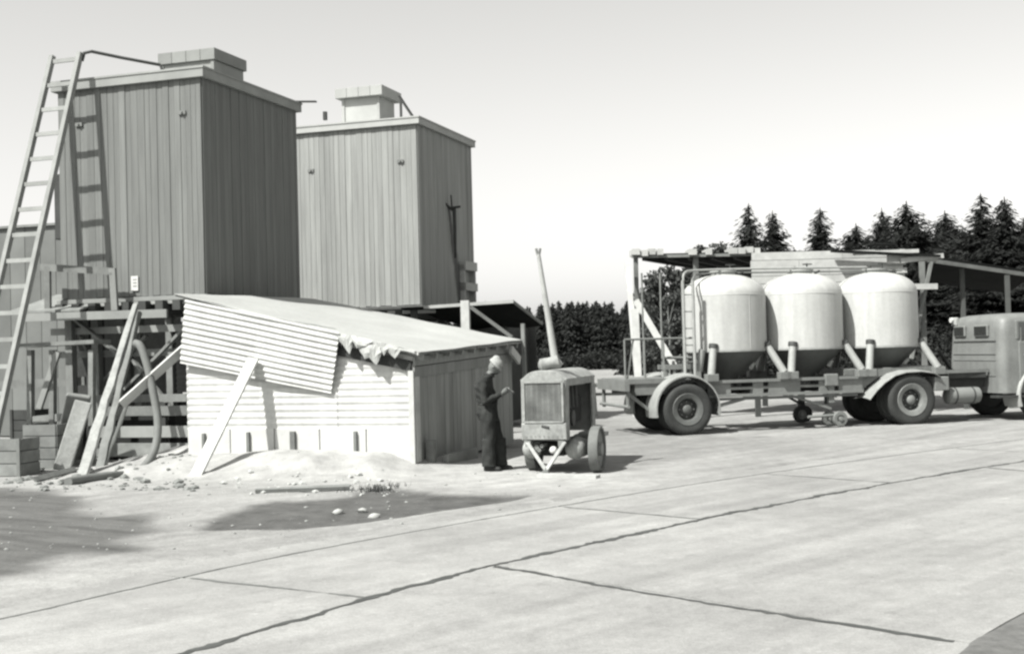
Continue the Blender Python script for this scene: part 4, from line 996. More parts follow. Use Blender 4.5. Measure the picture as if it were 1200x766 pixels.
# main rails with slotted openings
zc0, zc1 = 0.74, 1.10
xr0, xr1 = 0.55, 4.05
def slotted_rail(y, mt):
    m = MB(); m.box(((xr0+xr1)/2, y, zc1-0.03), (xr1-xr0, 0.09, 0.06)); m.box(((xr0+xr1)/2, y, zc0+0.03), (xr1-xr0, 0.09, 0.06))
    slots = [(1.05,1.55), (1.78,1.90), (2.62,3.05), (3.28,3.50)]
    xs_ = [xr0] + [q for s_ in slots for q in s_] + [xr1]
    for a, b in zip(xs_[0::2], xs_[1::2]): m.box(((a+b)/2, y+0.02, (zc0+zc1)/2), (b-a, 0.03, zc1-zc0-0.12))
    for a, b in slots: m.box(((a+b)/2, y+0.02, (zc0+zc1)/2), (b-a, 0.03, 0.05))
    return m.build('frame_rail', mt, tr)
slotted_rail(0.30, steel_grey); slotted_rail(YW-0.30, steel_grey)
MB().box((1.9, YW/2, (zc0+zc1)/2), (3.9, 0.08, 0.26)).build('spine_beam', black, tr)
for x in (0.65, 1.65, 2.5, 3.4, 4.0): MB().box((x, YW/2, zc0+0.1), (0.10, YW-0.7, 0.16)).build('cross_member', steel_dark, tr)
MB().box((4.9, YW/2, 1.17), (2.4, YW-0.9, 0.16)).build('gooseneck', steel_grey, tr, bevel=0.02)
MB().prism([(3.95,0.34,zc0), (4.05,0.34,1.22), (6.0,0.34,1.26), (6.0,0.34,1.14), (4.5,0.34,1.08)], (0,0.08,0)).build('gooseneck_side', steel_grey, tr)
MB().prism([(3.95,YW-.42,zc0), (4.05,YW-.42,1.22), (6.0,YW-.42,1.26), (6.0,YW-.42,1.14), (4.5,YW-.42,1.08)], (0,0.08,0)).build('gooseneck_side', steel_grey, tr)
MB().beam((0.70,0.3,0.55), (1.75,0.3,0.80), 0.05, 0.07, (0,1,0)).build('brace', steel_grey, tr)
MB().box((2.2, 0.32, zc0-0.04), (3.4, 0.16, 0.05)).build('lower_flange', steel_dark, tr)
# rear deck and its bumper frame
MB().box((-0.62, YW/2, 1.13), (1.3, YW-0.5, 0.10)).build('rear_deck', steel_grey, tr)
MB().box((-0.55, 0.32, 0.98), (1.0, 0.08, 0.26)).build('rear_rail', steel_grey, tr)
MB().box((-0.55, YW-0.32, 0.98), (1.0, 0.08, 0.26)).build('rear_rail', steel_grey, tr)
MB().box((-1.27, YW/2, 1.05), (0.10, YW-0.2, 0.22)).build('rear_cross_beam', steel_grey, tr)
for y in (0.25, YW-0.25): MB().tube((-1.22, y, 0.55), (-1.22, y, 1.1), 0.04).build('rear_stanchion', steel_grey, tr)
MB().tube((-1.25, 0.1, 0.62), (-1.25, YW-0.1, 0.62), 0.035).build('rear_bar', steel_grey, tr)
MB().beam((-1.2, 0.35, 0.9), (-0.6, 0.35, 0.42), 0.06, 0.06).build('rear_strut', steel_grey, tr)
# tanks
tank_c = [1.28, 3.07, 4.87]; RTK = 0.885; YT = 1.12
ZC0, ZC1 = 1.72, 3.06
for i, xc in enumerate(tank_c):
    tk = bpy.data.objects.new('bulk_tank', None); COL.objects.link(tk); tk.parent = tr; tk.location = (xc, YT, 0)
    pr = [(RTK*0.985, ZC0-0.02), (RTK, ZC0), (RTK, ZC1-0.17)]
    for k in range(1, 13):
        a = math.pi/2*k/12; pr.append((max(0.001, RTK*(math.cos(a)**0.92)), ZC1 - 0.17 + 0.47*math.sin(a)))
    MB().lathe(pr, n=64).build('tank_shell', tank_white, tk, smooth=30)
    for zq in (ZC1-0.17,): MB().lathe([(RTK, zq-0.012), (RTK+.005, zq-.004), (RTK+.005, zq+.004), (RTK, zq+.012)], n=64).build('weld_seam', tank_white, tk, smooth=40)
    m = MB(); aq = R(-75+40*i); m.tube((RTK*math.cos(aq), RTK*math.sin(aq), ZC0), (RTK*math.cos(aq), RTK*math.sin(aq), ZC1-.17), 0.006, n=6); m.build('weld_seam', tank_white, tk)
    MB().lathe([(RTK+.008, ZC0-0.035), (RTK+.014, ZC0-0.01), (RTK+.008, ZC0+0.015)], n=64).build('weld_band', steel_light, tk, smooth=40)
    MB().lathe([(RTK*0.985, ZC0-0.02), (0.27, 1.06 if i != 1 else 1.10), (0.25, 0.92), (0.001, 0.92)], n=48).build('hopper_cone', tank_grey, tk, smooth=30)
    # manhole and valves on the dome
    zt_ = ZC1+0.29
    MB().lathe([(0.26,zt_-.06),(0.26,zt_+.04),(0.29,zt_+.05),(0.29,zt_+.085),(0.001,zt_+.10)], n=28).build('manhole', steel_light, tk, smooth=30)
    vv = MB().tube((0.12,-0.1,zt_+.09), (0.12,-0.1,zt_+.22), 0.02, n=8).build('dome_valve', steel_dark, tk)
    MB().tube((0.02,-0.1,zt_+.2), (0.24,-0.1,zt_+.2), 0.014, n=8).build('valve_handle', steel_dark, tk)
    MB().tube((-0.12,0,zt_+.08), (-0.12,0,zt_+.16), 0.03, n=8).build('relief_valve', steel_dark, tk)
    MB().tube((0.3,-0.1,zt_), (0.42,-0.1,zt_+.05), 0.025, n=8).build('filler_pipe', steel_dark, tk)
    m = MB(); m.tube((0.1,0,1.0), (0.1,-0.5,0.98), 0.045, n=10); m.tube((0.1,-0.45,0.93), (0.1,-0.45,1.18), 0.03, n=8); m.build('outlet_valve', steel_dark, tk)
    c = Vector((0.34,-0.55,1.33)); MB().tube(c, c+Vector((0.05,-0.08,0.10)), 0.05, 0.03, 8).build('hopper_knocker', steel_light, tk)
    # supporting legs: tubes from the shell's lower rim down to saddle blocks on the frame
    for (dx, lean) in ((-0.55, -0.10), (0.72, 0.26)):
        for s in (-1, 1):
            yy = s*math.sqrt(max(0.05, RTK**2-dx**2))
            a = Vector((dx, yy*1.04, ZC0+0.10)); b = Vector((dx+lean, s*0.82, 1.22))
            lg = MB(); lg.tube(a, b, 0.078, 0.082, 14); leg = lg.build('leg', steel_light, tk, smooth=40)
            MB().tube(a - (b-a).normalized()*0.035, a + (b-a).normalized()*0.05, 0.098, n=14).build('leg_cap', steel_dark, leg, smooth=40)
            MB().box((b.x, b.y, 1.155), (0.26, 0.2, 0.16)).build('saddle_block', steel_grey, leg, bevel=0.012)
# air line along the tops, rear ladder and pipework
m = MB()
y = 0.55
m.path(smooth_pts([Vector(p) for p in ((0.08,0.35,1.2), (0.08,0.35,3.22), (0.12,0.40,3.36), (0.4,0.8,3.44), (2.2,1.0,3.47), (4.6,1.0,3.47))], 2), 0.024, 8); m.build('air_line', steel_light, tr, smooth=50)
m = MB(); m.path(smooth_pts([Vector(p) for p in ((0.30,0.40,1.2), (0.30,0.40,3.1), (0.34,0.5,3.24), (0.6,0.9,3.38), (2.2,1.25,3.40), (5.6,1.25,3.40))], 2), 0.02, 8); m.build('air_line', steel_grey, tr, smooth=50)
for x in (-0.36, -0.36+0.42):
    MB().tube((x, YW-0.5, 1.15), (x, YW-0.5, 3.45), 0.022, n=8).build('rear_upright', steel_grey, tr)
for x in (0.08, 0.30): MB().tube((x, 0.37, 1.15), (x, 0.37, 3.2), 0.035, n=10).build('rear_upright', steel_light, tr)
for z in (1.5, 1.85, 2.2, 2.55, 2.9, 3.1): MB().tube((0.08, 0.37, z), (0.30, 0.37, z), 0.014, n=6).build('ladder_rung', steel_grey, tr)
MB().tube((-0.36, YW-0.5, 2.0), (0.3, 0.37, 2.0), 0.022, n=8).build('guard_rail', steel_grey, tr)
MB().tube((-1.15, 0.6, 2.0), (0.1, 0.6, 2.0), 0.022, n=8).build('guard_rail', steel_grey, tr)
for x in (-1.15, -0.72, -0.3): MB().tube((x, 0.6, 1.15), (x, 0.6, 2.0), 0.022, n=8).build('guard_post', steel_grey, tr)
MB().beam((-1.1,0.62,1.18), (-0.95,0.62,2.0), 0.03, 0.03).build('guard_brace', steel_grey, tr)
# blower box and valves on the rear deck
bxm = MB(); bxm.box((0.0, 0.75, 1.40), (0.62, 0.5, 0.10)); [bxm.box((x, 0.55, 1.27), (0.05, 0.06, 0.22)) for x in (-.28,-.1,.08,.26)]; bxm.build('valve_rack', steel_grey, tr)
for x in (-0.22, -0.02, 0.2): MB().lathe([(0.001,1.18),(0.07,1.19),(0.075,1.32),(0.05,1.37),(0.03,1.52),(0.001,1.53)], (x,0.8,0), 14).build('valve', steel_light, tr, smooth=40)
MB().tube((-0.3,0.7,1.6), (0.35,0.7,1.58), 0.03, n=8).build('manifold_pipe', steel_grey, tr)
MB().tube((0.42,0.5,1.3), (0.5,0.45,1.75), 0.09, 0.07, 14).build('air_filter', steel_light, tr, smooth=40)
# landing gear
xg = T.at(973, 470, 0.35).x
MB().box((xg, 0.33, 0.85), (0.13, 0.12, 0.62)).build('landing_leg', steel_grey, tr, bevel=0.01)
MB().box((xg, 0.28, 1.03), (0.30, 0.10, 0.26)).build('gearbox', steel_grey, tr, bevel=0.02)
MB().beam((xg, 0.33, 0.42), (xg-0.95, 0.33, 0.74), 0.05, 0.05).build('landing_brace', steel_grey, tr)
MB().tube((xg-0.55, 0.3, 0.26), (xg+0.1, 0.3, 0.28), 0.03).build('landing_shoe_bar', steel_grey, tr)
def small_wheel(x, y, r, mt):
    t = bpy.data.objects.new('landing_wheel', None); COL.objects.link(t); t.parent = tr; t.location = (x, y, r+0.04)
    MB().lathe([(r*.55,-.06),(r*.95,-.06),(r,-.04),(r,.04),(r*.95,.06),(r*.55,.06)], n=26, axis='Y').build('tyre', mt, t, smooth=35)
    MB().lathe([(r*.56,-.05),(r*.3,-.03),(r*.3,-.08),(0.001,-.085)], n=20, axis='Y').build('rim', rim_paint, t, smooth=35)
small_wheel(xg+0.17, 0.28, 0.16, steel_grey); small_wheel(xg+0.02, 0.46, 0.16, steel_grey)
xq = T.at(943, 485, 1.7).x; small_wheel(xq-.06, 1.75, 0.19, rubber); small_wheel(xq+0.10, 1.95, 0.19, rubber)
MB().box((xq, 1.85, 0.62), (0.12, 0.12, 0.6)).build('landing_leg', steel_dark, tr)
MB().beam((xq-0.6, 1.85, 0.78), (xq, 1.85, 0.45), 0.05, 0.05).build('landing_brace', steel_dark, tr)

# ------------------------------------------------------------------ tractor
tc = T.empty('tractor_truck', 'grey bonneted tractor truck pulling the tank trailer, cut off by the photo edge', 'truck')
XA = T.at(1068, 480, 0.1).x; RA = 0.555
wheel(tc, (XA, 0.16, RA), RA, 0.29); wheel(tc, (XA, 0.50, RA), RA, 0.29, steel_dark); wheel(tc, (XA, YW-0.50, RA), RA, 0.29, steel_dark, outside=1); wheel(tc, (XA, YW-0.16, RA), RA, 0.29, outside=1)
MB().tube((XA, 0.1, RA), (XA, YW-0.1, RA), 0.09).build('axle', steel_dark, tc)
MB().lathe([(0.001,-.24),(0.15,-.16),(0.19,0),(0.15,.16),(0.001,.24)], (XA, YW/2, RA), 20, 'Y').build('differential', steel_dark, tc, smooth=40)
for y0 in (-0.02, YW-0.72):
    m = MB(); c = Vector((XA-0.10, 0, 0.36))
    prof = [(-1.02, 0.60), (-0.86, 0.78), (-0.66, 0.95), (-0.42, 1.09), (-0.15, 1.155), (0.20, 1.165), (0.50, 1.12), (0.68, 1.02)]
    def fn(u, v):
        k = u*(len(prof)-1); i = min(int(k), len(prof)-2); f = k-i
        f2 = f; x = prof[i][0]*(1-f2)+prof[i+1][0]*f2; z = prof[i][1]*(1-f2)+prof[i+1][1]*f2
        return (XA + x, y0 + 0.74*v, z + 0.04*math.sin(math.pi*v))
    m.grid(fn, 28, 8, (0.004, 0, -0.014)); m.build('mudguard', fender_paint, tc, smooth=50)
# ladder frame
for y in (0.72, YW-0.72): MB().box(((XA-0.8+9.6)/2, y, 0.86), (9.6-XA+0.8, 0.09, 0.20)).build('frame_rail', steel_dark, tc)
for x in (XA-0.6, XA+0.7, 7.0, 8.0): MB().box((x, YW/2, 0.86), (0.1, YW-1.5, 0.14)).build('cross_member', steel_dark, tc)
MB().lathe([(0.001,0.97),(0.45,0.97),(0.45,1.07),(0.001,1.09)], (XA-0.1, YW/2, 0), 28).build('fifth_wheel', steel_dark, tc, smooth=30)
XC = 7.22; ZC, ZT = 0.62, 2.34; CW = 2.1; CY0 = 0.02
# cab shell: plan with rounded rear corners, rounded roof edge
def cab_ring(inset, z):
    r = 0.20; x0, x1 = XC+inset, XC+1.62; y0, y1 = CY0+inset, CY0+CW-inset; pts = []
    for k in range(7): a = math.pi + math.pi/2*k/6; pts.append((x0+r+r*math.cos(a), y0+r+r*math.sin(a), z))
    pts += [(x1, y0, z), (x1, y1, z)]
    for k in range(7): a = math.pi/2 + math.pi/2*k/6; pts.append((x0+r+r*math.cos(a), y1-r+r*math.sin(a), z))
    return pts
rings = [(0.0, ZC), (-0.01, ZC+0.6), (0.0, ZC+0.85), (0.03, ZT-0.35), (0.05, ZT-0.16), (0.09, ZT-0.07), (0.16, ZT-0.02), (0.28, ZT+0.012), (0.6, ZT+0.035)]
m = MB(); vs = []; fs = []
for ins, z in rings: vs += cab_ring(ins, z)
k = 16
for i in range(len(rings)-1):
    for j in range(k): fs.append((i*k+j, i*k+(j+1)%k, (i+1)*k+(j+1)%k, (i+1)*k+j))
fs.append(tuple(range((len(rings)-1)*k, len(rings)*k))); fs.append(tuple(range(k-1,-1,-1)))
m.add(vs, fs); shell = m.build('cab_shell', cab_paint, tc, smooth=35)
# rear wall: two small windows, pressed swages
for (p0, p1) in (((1119,383.5),(1130.5,393)), ((1142.5,382.5),(1157,392.5))):
    a, b = T.atx(*p0, XC), T.atx(*p1, XC); yc, zc = (a.y+b.y)/2, (a.z+b.z)/2; wy, wz = abs(a.y-b.y), abs(a.z-b.z)
    f = MB(); f.box((XC+0.005, yc, zc), (0.06, wy+0.07, wz+0.06)); fo = f.build('rear_window', cab_paint, tc, bevel=0.025)
    MB().box((XC-0.024, yc, zc), (0.02, wy, wz)).build('pane', glass, fo, bevel=0.008)
for z in (1.78, 1.48, 1.34, 1.0):
    MB().box((XC-0.008, CY0+CW/2, z), (0.022, CW-0.44, 0.02)).build('swage_line', cab_paint, tc, bevel=0.006)
# door with window on the near side
MB().box((XC+0.72, CY0+0.0, 1.22), (0.62, 0.05, 1.05)).build('door', cab_paint, tc, bevel=0.02)
dw = T.at(1179, 378, CY0); 
MB().box((XC+0.84, CY0+0.025, 2.0), (0.95, 0.05, 0.42)).build('side_window', cab_paint, tc, bevel=0.02)
MB().box((XC+0.84, CY0-0.004, 2.0), (0.84, 0.02, 0.34)).build('side_window_pane', glass_cab, tc, bevel=0.02)
MB().tube((XC+0.5, CY0-0.07, 1.45), (XC+0.64, CY0-0.07, 1.45), 0.014, n=8).build('door_handle', steel_light, tc)
MB().box((XC+0.47, CY0+0.005, 1.35), (0.025, 0.05, 1.4)).build('door_pillar_bead', cab_paint, tc)
# roof lamp and horn on the far rear corner
c = T.atx(1122, 377, XC+0.1)
m = MB(); m.box((XC+0.04, c.y, c.z), (0.10, 0.20, 0.20)); m.build('roof_lamp', M('lamp_shell', 0.5, 0.4, 0.2, 8.0), tc, bevel=0.03)
MB().tube((XC-0.02, c.y+0.03, c.z+0.04), (XC-0.06, c.y+0.03, c.z+0.04), 0.06, n=16).build('lamp_glass', bright, tc)
MB().tube((XC-0.03, c.y-0.03, c.z-0.06), (XC-0.05, c.y-0.03, c.z-0.06), 0.035, n=12).build('lamp_glass', steel_dark, tc)
# bonnet, front wheels and mudguards (mostly beyond the photo edge)
XF = 8.25
m = MB(); m.box((XC+2.45, CY0+CW/2, 1.32), (1.7, 1.25, 0.95)); m.build('bonnet', cab_paint, tc, bevel=0.14, segs=4)
m = MB(); m.box((XC+1.66, CY0+CW/2, 1.95), (0.12, CW-0.25, 0.6)); m.build('windscreen', glass_cab, tc, bevel=0.03)
for y, o in ((0.16,-1), (YW-0.16,1)): wheel(tc, (XF, y, RA), RA, 0.26, outside=o)
for y0 in (-0.06, YW-0.55):
    mudguard((XF,0,RA), 0.68, R(-5), R(200), 0.62, y0).build('front_mudguard', M('pale_mudguard_paint', 0.5, 0.45, 0.1), tc, smooth=50)
MB().tube((XF, 0.1, RA), (XF, YW-0.1, RA), 0.06).build('axle', steel_dark, tc)
# running board, fuel tank, spare stowage behind cab
a, b = T.at(1109, 463, 0.25), T.at(1149, 462, 0.25)
MB().lathe([(0.001,0),(0.13,0.01),(0.17,0.04),(0.175,0.08),(0.175,b.x-a.x-.08),(0.17,b.x-a.x-.04),(0.13,b.x-a.x-.01),(0.001,b.x-a.x)], (a.x, 0.30, 0.60), 24, 'X').build('fuel_tank', M('fuel_tank_paint', 0.26, 0.45, 0.1), tc, smooth=40)
for x in (a.x+.2, b.x-.2): MB().lathe([(0.18,-.02),(0.185,0),(0.18,.02)], (x, 0.30, 0.60), 24, 'X').build('tank_strap', steel_dark, tc)
MB().box((XC+0.8, 0.12, 0.55), (1.9, 0.3, 0.05)).build('running_board', steel_dark, tc)
MB().box((XC-0.55, YW/2, 1.05), (0.9, 1.3, 0.16)).build('deck_plate', steel_dark, tc)
MB().tube((XC-0.25, 1.6, 1.1), (XC-0.75, 1.3, 1.6), 0.04).build('air_hose_arm', steel_dark, tc)
MB().box((XA+0.72, 0.25, 0.88), (0.34, 0.4, 0.3)).build('battery_box', steel_grey, tc, bevel=0.02)
MB().beam((XA+0.68, 0.4, 1.12), (XC, 0.5, 1.12), 0.05, 0.07).build('catwalk_rail', steel_grey, tc)

# ------------------------------------------------------------------ open timber shelter behind the trailer
YS = 31.0
sh2 = thing('timber_shelter', 'open board-roofed timber shelter behind the tank trailer', 'shelter', (0, 0, 0))
def S(px, py, Y=YS): return D(px, py, Y)
fl, fr_ = S(740, 300), S(1062, 294)
bl, br_ = Vector((7.0, 36.4, 3.86)), Vector((11.2, 37.5, 3.86))
m = MB(); m.grid(lambda u, v: fl.lerp(fr_, u).lerp(bl.lerp(br_, u), v), 8, 6, (0, 0, 0.05)); m.build('roof_deck', felt_dark, sh2)
random.seed(5)
n = 34
for i in range(n):
    u0, u1 = i/n, (i+1)/n
    if u0 < 0.46:
        if random.random() < 0.3: continue
        a, b = fl.lerp(fr_, u0), fl.lerp(fr_, u1); w_ = (b-a).length*random.uniform(0.65, 1.0); c = a.lerp(b, .5)
        MB().box(c + Vector((0, 0.2, 0.08+random.uniform(-.02,.02))), (w_, random.uniform(0.6,0.8), 0.15)).build('roof_board', wood_pale, sh2)
m = MB(); m.beam(fl + Vector((0,-.03,-.02)), fr_ + Vector((0,-.03,-.02)), 0.06, 0.07, (0,1,0)); m.build('front_beam', wood_old, sh2)
m = MB(); m.beam(fl + Vector((6.0,-.12,.13)), fr_ + Vector((-.3,-.12,.16)), 0.25, 0.05, (0,1,0)); m.build('roof_felt_edge', felt_dark, sh2)
for k in range(12):
    u = (k+.5)/12; a = fl.lerp(fr_, u); b = bl.lerp(br_, u); m = MB(); m.beam(a - Vector((0,0,.06)), b - Vector((0,0,.06)), 0.06, 0.12, (1,0,0)); m.build('rafter', wood_dark, sh2)
for px, Y, w_, mt in ((744,31.05,0.11,wood_old), (814,31.1,0.13,wood_old), (1079,31.3,0.12,wood_old), (883,31.1,0.13,wood_dark), (1000,31.1,0.13,wood_dark)):
    t_ = S(px, 300, Y); MB().beam((t_.x, Y, 0), (t_.x+0.02, Y, t_.z), w_, w_, (1,0,0)).build('post', mt, sh2)
for x, y in ((7.3,36.0), (9.2,36.4), (10.9,36.8)): MB().beam((x,y,0), (x,y,3.8), 0.14, 0.14).build('post', wood_dark, sh2)
# pale horizontal boarding above the tanks
rows = [296, 305.5, 315, 324, 333, 342, 351, 360]
for k in range(len(rows)-1):
    a, b = S(880.5+random.uniform(-1,1), (rows[k]+rows[k+1])/2, 30.88), S(1056+random.uniform(-4,5), (rows[k]+rows[k+1])/2-4.6, 30.88)
    h = abs(S(880, rows[k]).z - S(880, rows[k+1]).z)
    cut = random.uniform(.3,.7); mid = a.lerp(b, cut); off = Vector((0, random.uniform(-.012,.012), 0))
    MB().beam(a+off, mid - Vector((.008,0,0)), 0.03, h-0.012, (0,1,0)).build('wall_board', wood_pale, sh2)
    MB().beam(mid, b+off, 0.032, h-0.014, (0,1,0)).build('wall_board', wood_pale, sh2)
MB().box((S(968,330).x, 31.02, S(968,330).z-.2), (3.6, 0.03, 1.6)).build('wall_backing', wood_dark, sh2)
# lapped lumber ends sticking out to the right
for (x0, y0, x1, y1, h, Y) in ((1040,303,1098,302,0.17,30.7), (1055,305.5,1105,299.5,0.12,30.6), (1000,297,1076,294,0.09,30.65), (1050,317,1062,316.5,0.13,30.7), (1052,336,1098,335.5,0.14,30.7)):
    MB().beam(S(x0,y0,Y), S(x1,y1,Y), 0.12, h, (0,1,0)).build('lumber_board', wood_pale, sh2)
MB().beam(S(975,294,30.6), S(1100,300,30.6), 0.3, 0.05, (0,1,0)).build('roof_felt_strip', felt_dark, sh2)
MB().beam(S(1092,303,31.2), S(1068,420,31.2), 0.08, 0.08).build('leaning_strut', wood_old, sh2)
# lower lean-to continuing to the right
lean = thing('lean_to_roof', 'dark low lean-to roof running right from the timber shelter over the cab', 'roof', (0, 0, 0))
a, b = S(1092, 302, 31.2), S(1215, 321, 32.2); c, d = S(1092, 302, 31.2)+Vector((.8,4,-.35)), S(1215,321,32.2)+Vector((.8,4,-.35))
MB().grid(lambda u, v: a.lerp(b, u).lerp(c.lerp(d, u), v), 6, 4, (0,0,.06)).build('roof_deck', felt_dark, lean)
MB().beam(a + Vector((-.1,-.03,-.06)), b + Vector((0,-.03,-.06)), 0.05, 0.10, (0,1,0)).build('edge_beam', wood_old, lean)
for px in (1127, 1180, 1212): t_ = S(px, 308+(px-1100)*.15, 31.8); MB().beam((t_.x, 31.8, 0), (t_.x, 31.8, t_.z-.05), 0.10, 0.10).build('post', M('dim_post', 0.12, 0.9, 0.2), lean)
# planks leaning on the shelter's end
m = MB(); m.beam(D(747, 446, 29.6), D(735, 308, 30.8), 0.13, 0.06, (1,0,0)); tag(m.build('plank', wood_pale), 'long pale plank standing almost upright at the shelter corner', 'plank')
m = MB(); a = D(748, 446, 29.4); a.z = 0.9; m.beam(a, D(744, 362, 30.2), 0.17, 0.05, (1,0,0)); tag(m.build('plank', wood_pale), 'short pale plank upright behind the trailer rear deck', 'plank')
m = MB(); m.beam(D(745, 352, 30.4), D(790, 428, 29.8), 0.16, 0.05, (1,0,1)); tag(m.build('plank', wood_pale), 'pale plank slanting down right across the shelter corner', 'plank')
tb = thing('trestle', 'small pale trestle by the rear end of the tank trailer', 'trestle', (0,0,0))
g = G(722, 489)
for sx in (-.55, .5):
    for sy in (-.22, .22): MB().beam(g + Vector((sx+sy*.25, sy, 0)), g + Vector((sx, 0, 0.82)), 0.06, 0.05).build('leg', wood_pale, tb)
MB().beam(g + Vector((-.8,0,.86)), g + Vector((.75,0,.86)), 0.10, 0.10).build('cross_beam', wood_old, tb)
MB().beam(g + Vector((-1.2,0.2,.62)), g + Vector((.9,0.2,.60)), 0.05, 0.07, (0,1,0)).build('side_rail', wood_old, tb)

# ------------------------------------------------------------------ trees
def quads_mesh(name, C, U, V, mat):
    """leaf-sized quads: centres C, half-axes U, V"""
    n = len(C); P = np.stack([C-U-V*0.35, C+U*0.2-V, C+U+V*0.35, C-U*0.2+V], 1).reshape(-1, 3)
    me = bpy.data.meshes.new(name); me.vertices.add(4*n); me.vertices.foreach_set('co', P.astype(np.float32).ravel())
    me.loops.add(4*n); me.loops.foreach_set('vertex_index', np.arange(4*n, dtype=np.int32))
    me.polygons.add(n); me.polygons.foreach_set('loop_start', np.arange(0, 4*n, 4, dtype=np.int32)); me.polygons.foreach_set('loop_total', np.full(n, 4, dtype=np.int32))
    me.materials.append(mat); me.update(calc_edges=True); return me
def spruce_arrays(H, wid, seed, dens=1.0, bare=0.06, fs=1.0):
    r = np.random.default_rng(seed); C, U, V = [], [], []
    nbr = int(460*dens)
    for b in range(nbr):
        f = (0.02 + (0.98-bare)*((b+r.random())/nbr)**0.80); z = H*(1-f)
        L_ = wid*H*min(f**0.92, 0.9*f**0.55)*(0.62+0.55*r.random()+0.18*math.sin(9*f+seed)) + 0.05
        a = r.random()*2*math.pi; l = max(0.06, L_); dr = 0.25-0.95*min(1, f*1.6)*(0.4+0.5*r.random())
        d = np.array([math.cos(a), math.sin(a), 0]); sd = np.array([-d[1], d[0], 0])
        ns = max(3, int(l/0.075*dens))
        for q in range(ns):
            t = (q+0.3+0.6*r.random())/ns
            c = d*l*t + np.array([0,0, z + l*t*dr + 0.22*l*t*t]) + r.normal(0, 0.03, 3)
            sz = (0.085+0.12*(1-t)*min(1, f*4))*(0.7+0.6*r.random())*fs
            sp = sd*(r.random()-.5)*2
            dirv = d*0.8 + sp*0.9 + np.array([0,0,-0.25-0.5*r.random()]); dirv /= np.linalg.norm(dirv)
            w_ = np.cross(dirv, r.normal(0,1,3)+np.array([0,0,1.5])); w_ /= np.linalg.norm(w_)+1e-9
            C.append(c + sp*sz*0.9*(0.4+min(1, l))); U.append(dirv*sz*1.4); V.append(w_*sz*0.30)
    for q in range(14):
        zz = H*(0.95+0.05*q/14); C.append(np.array([0,0,zz])); a = r.random()*6.28
        U.append(np.array([math.cos(a)*.07*(1-q/15), math.sin(a)*.07*(1-q/15), 0.06])); V.append(np.array([0.03*math.sin(a), -.03*math.cos(a), 0.07]))
    return np.array(C), np.array(U), np.array(V)
def trunk_mesh(H, r0, mat, seed, top=0.97):
    rr = random.Random(seed); m = MB(); k = 7
    m.path([Vector((rr.uniform(-.05,.05)*(i>0), rr.uniform(-.05,.05)*(i>0), -0.1+(H*top+.1)*i/(k-1))) for i in range(k)], [r0*(1-0.93*i/(k-1)) for i in range(k)], 8)
    return m.mesh('trunk', mat, smooth=60)
SPR = []
for s, (w_, dn, bare) in enumerate(((0.36,1.1,.06), (0.46,1.15,.05), (0.34,1.0,.08), (0.50,1.2,.04))):
    A = spruce_arrays(9.0, w_, 40+s, dn*1.25, bare); SPR.append((quads_mesh('crown', *A, needle), trunk_mesh(9.0, 0.16, trunkm, s)))
def tree(name, label, px, py, Y, proto, group, sx=1.0, rz=0.0, h0=9.0):
    ap = D(px, py, Y); t = thing(name, label, 'tree', (ap.x, Y, 0), rz, group)
    k = ap.z/h0
    for nm, me in (('crown', proto[0]), ('trunk', proto[1])):
        o = link(nm, me, t); o.scale = (k*sx, k*sx, k)
    return t
spr = [ (877,238,60,2,1.00,'tall ragged spruce above the left end of the board wall'),
        (905,247,61,1,0.85,'second spruce above the board wall, leaning close to the tall ragged one'),
        (961,243,64,0,0.95,'lone narrow spruce rising above the middle of the board wall'),
        (1003,262,66,3,1.0,'low broad spruce above the right part of the board wall'),
        (1033,244,66,1,0.9,'slender spruce just left of the tall pair above the lumber ends'),
        (1062,236,63,3,1.0,'tall broad spruce above the lumber ends'),
        (1084,268,70,1,1.0,'half-hidden low spruce between two taller ones over the lumber ends'),
        (1107,247,65,3,1.05,'broad spruce above the start of the lean-to roof'),
        (1128,266,70,0,1.2,'shorter spruce filling the gap above the lean-to roof'),
        (1149,226,61,2,1.15,'tallest pointed spruce, above the truck cab'),
        (1177,231,60,1,1.0,'thick dark spruce right beside the tallest pointed one'),
        (1200,255,67,3,1.0,'spruce cut off by the right photo edge') ]
for i, (px, py, Y, k, sx, lab) in enumerate(spr): tree('spruce_tree', lab, px, py, Y, SPR[k], 'spruces behind the timber shelter', sx*1.3, i*1.7)
def broad_arrays(H, wid, seed, n):
    r = np.random.default_rng(seed); C, U, V = [], [], []
    cl = []
    for q in range(26):
        z = H*(0.22+0.76*r.random()); f = z/H; rad = wid*H*math.sin(math.pi*min(1, (f-0.08)/0.98))**0.7
        a = r.random()*6.28; d = rad*math.sqrt(r.random()); cl.append((np.array([d*math.cos(a), d*math.sin(a), z]), H*(0.05+0.06*r.random())))
    for c, s in cl:
        for q in range(n):
            v = r.normal(0,1,3); v *= s*(r.random()**0.4)/np.linalg.norm(v); v[2] *= 0.8
            sz = 0.07+0.07*r.random(); u = r.normal(0,1,3); u /= np.linalg.norm(u); w_ = np.cross(u, r.normal(0,1,3)); w_ /= np.linalg.norm(w_)+1e-9
            C.append(c+v); U.append(u*sz); V.append(w_*sz*.7)
    return (np.array(C), np.array(U), np.array(V)), cl
def limbs_mesh(H, cl, mat, seed):
    m = MB(); rr = random.Random(seed)
    m.path([Vector((0.04*math.sin(i*2), 0.03*math.cos(i), -0.1+H*0.9*i/6)) for i in range(7)], [0.11*(1-i/7.2) for i in range(7)], 8)
    for c, s in cl[::2]:
        b = Vector((0,0,max(H*.12, c[2]*0.72))); e = Vector(c); mid = b.lerp(e, .5)+Vector((0,0,.1)); m.path([b, mid, e], [0.045,0.03,0.012], 6)
    return m.mesh('trunk', mat, smooth=60)
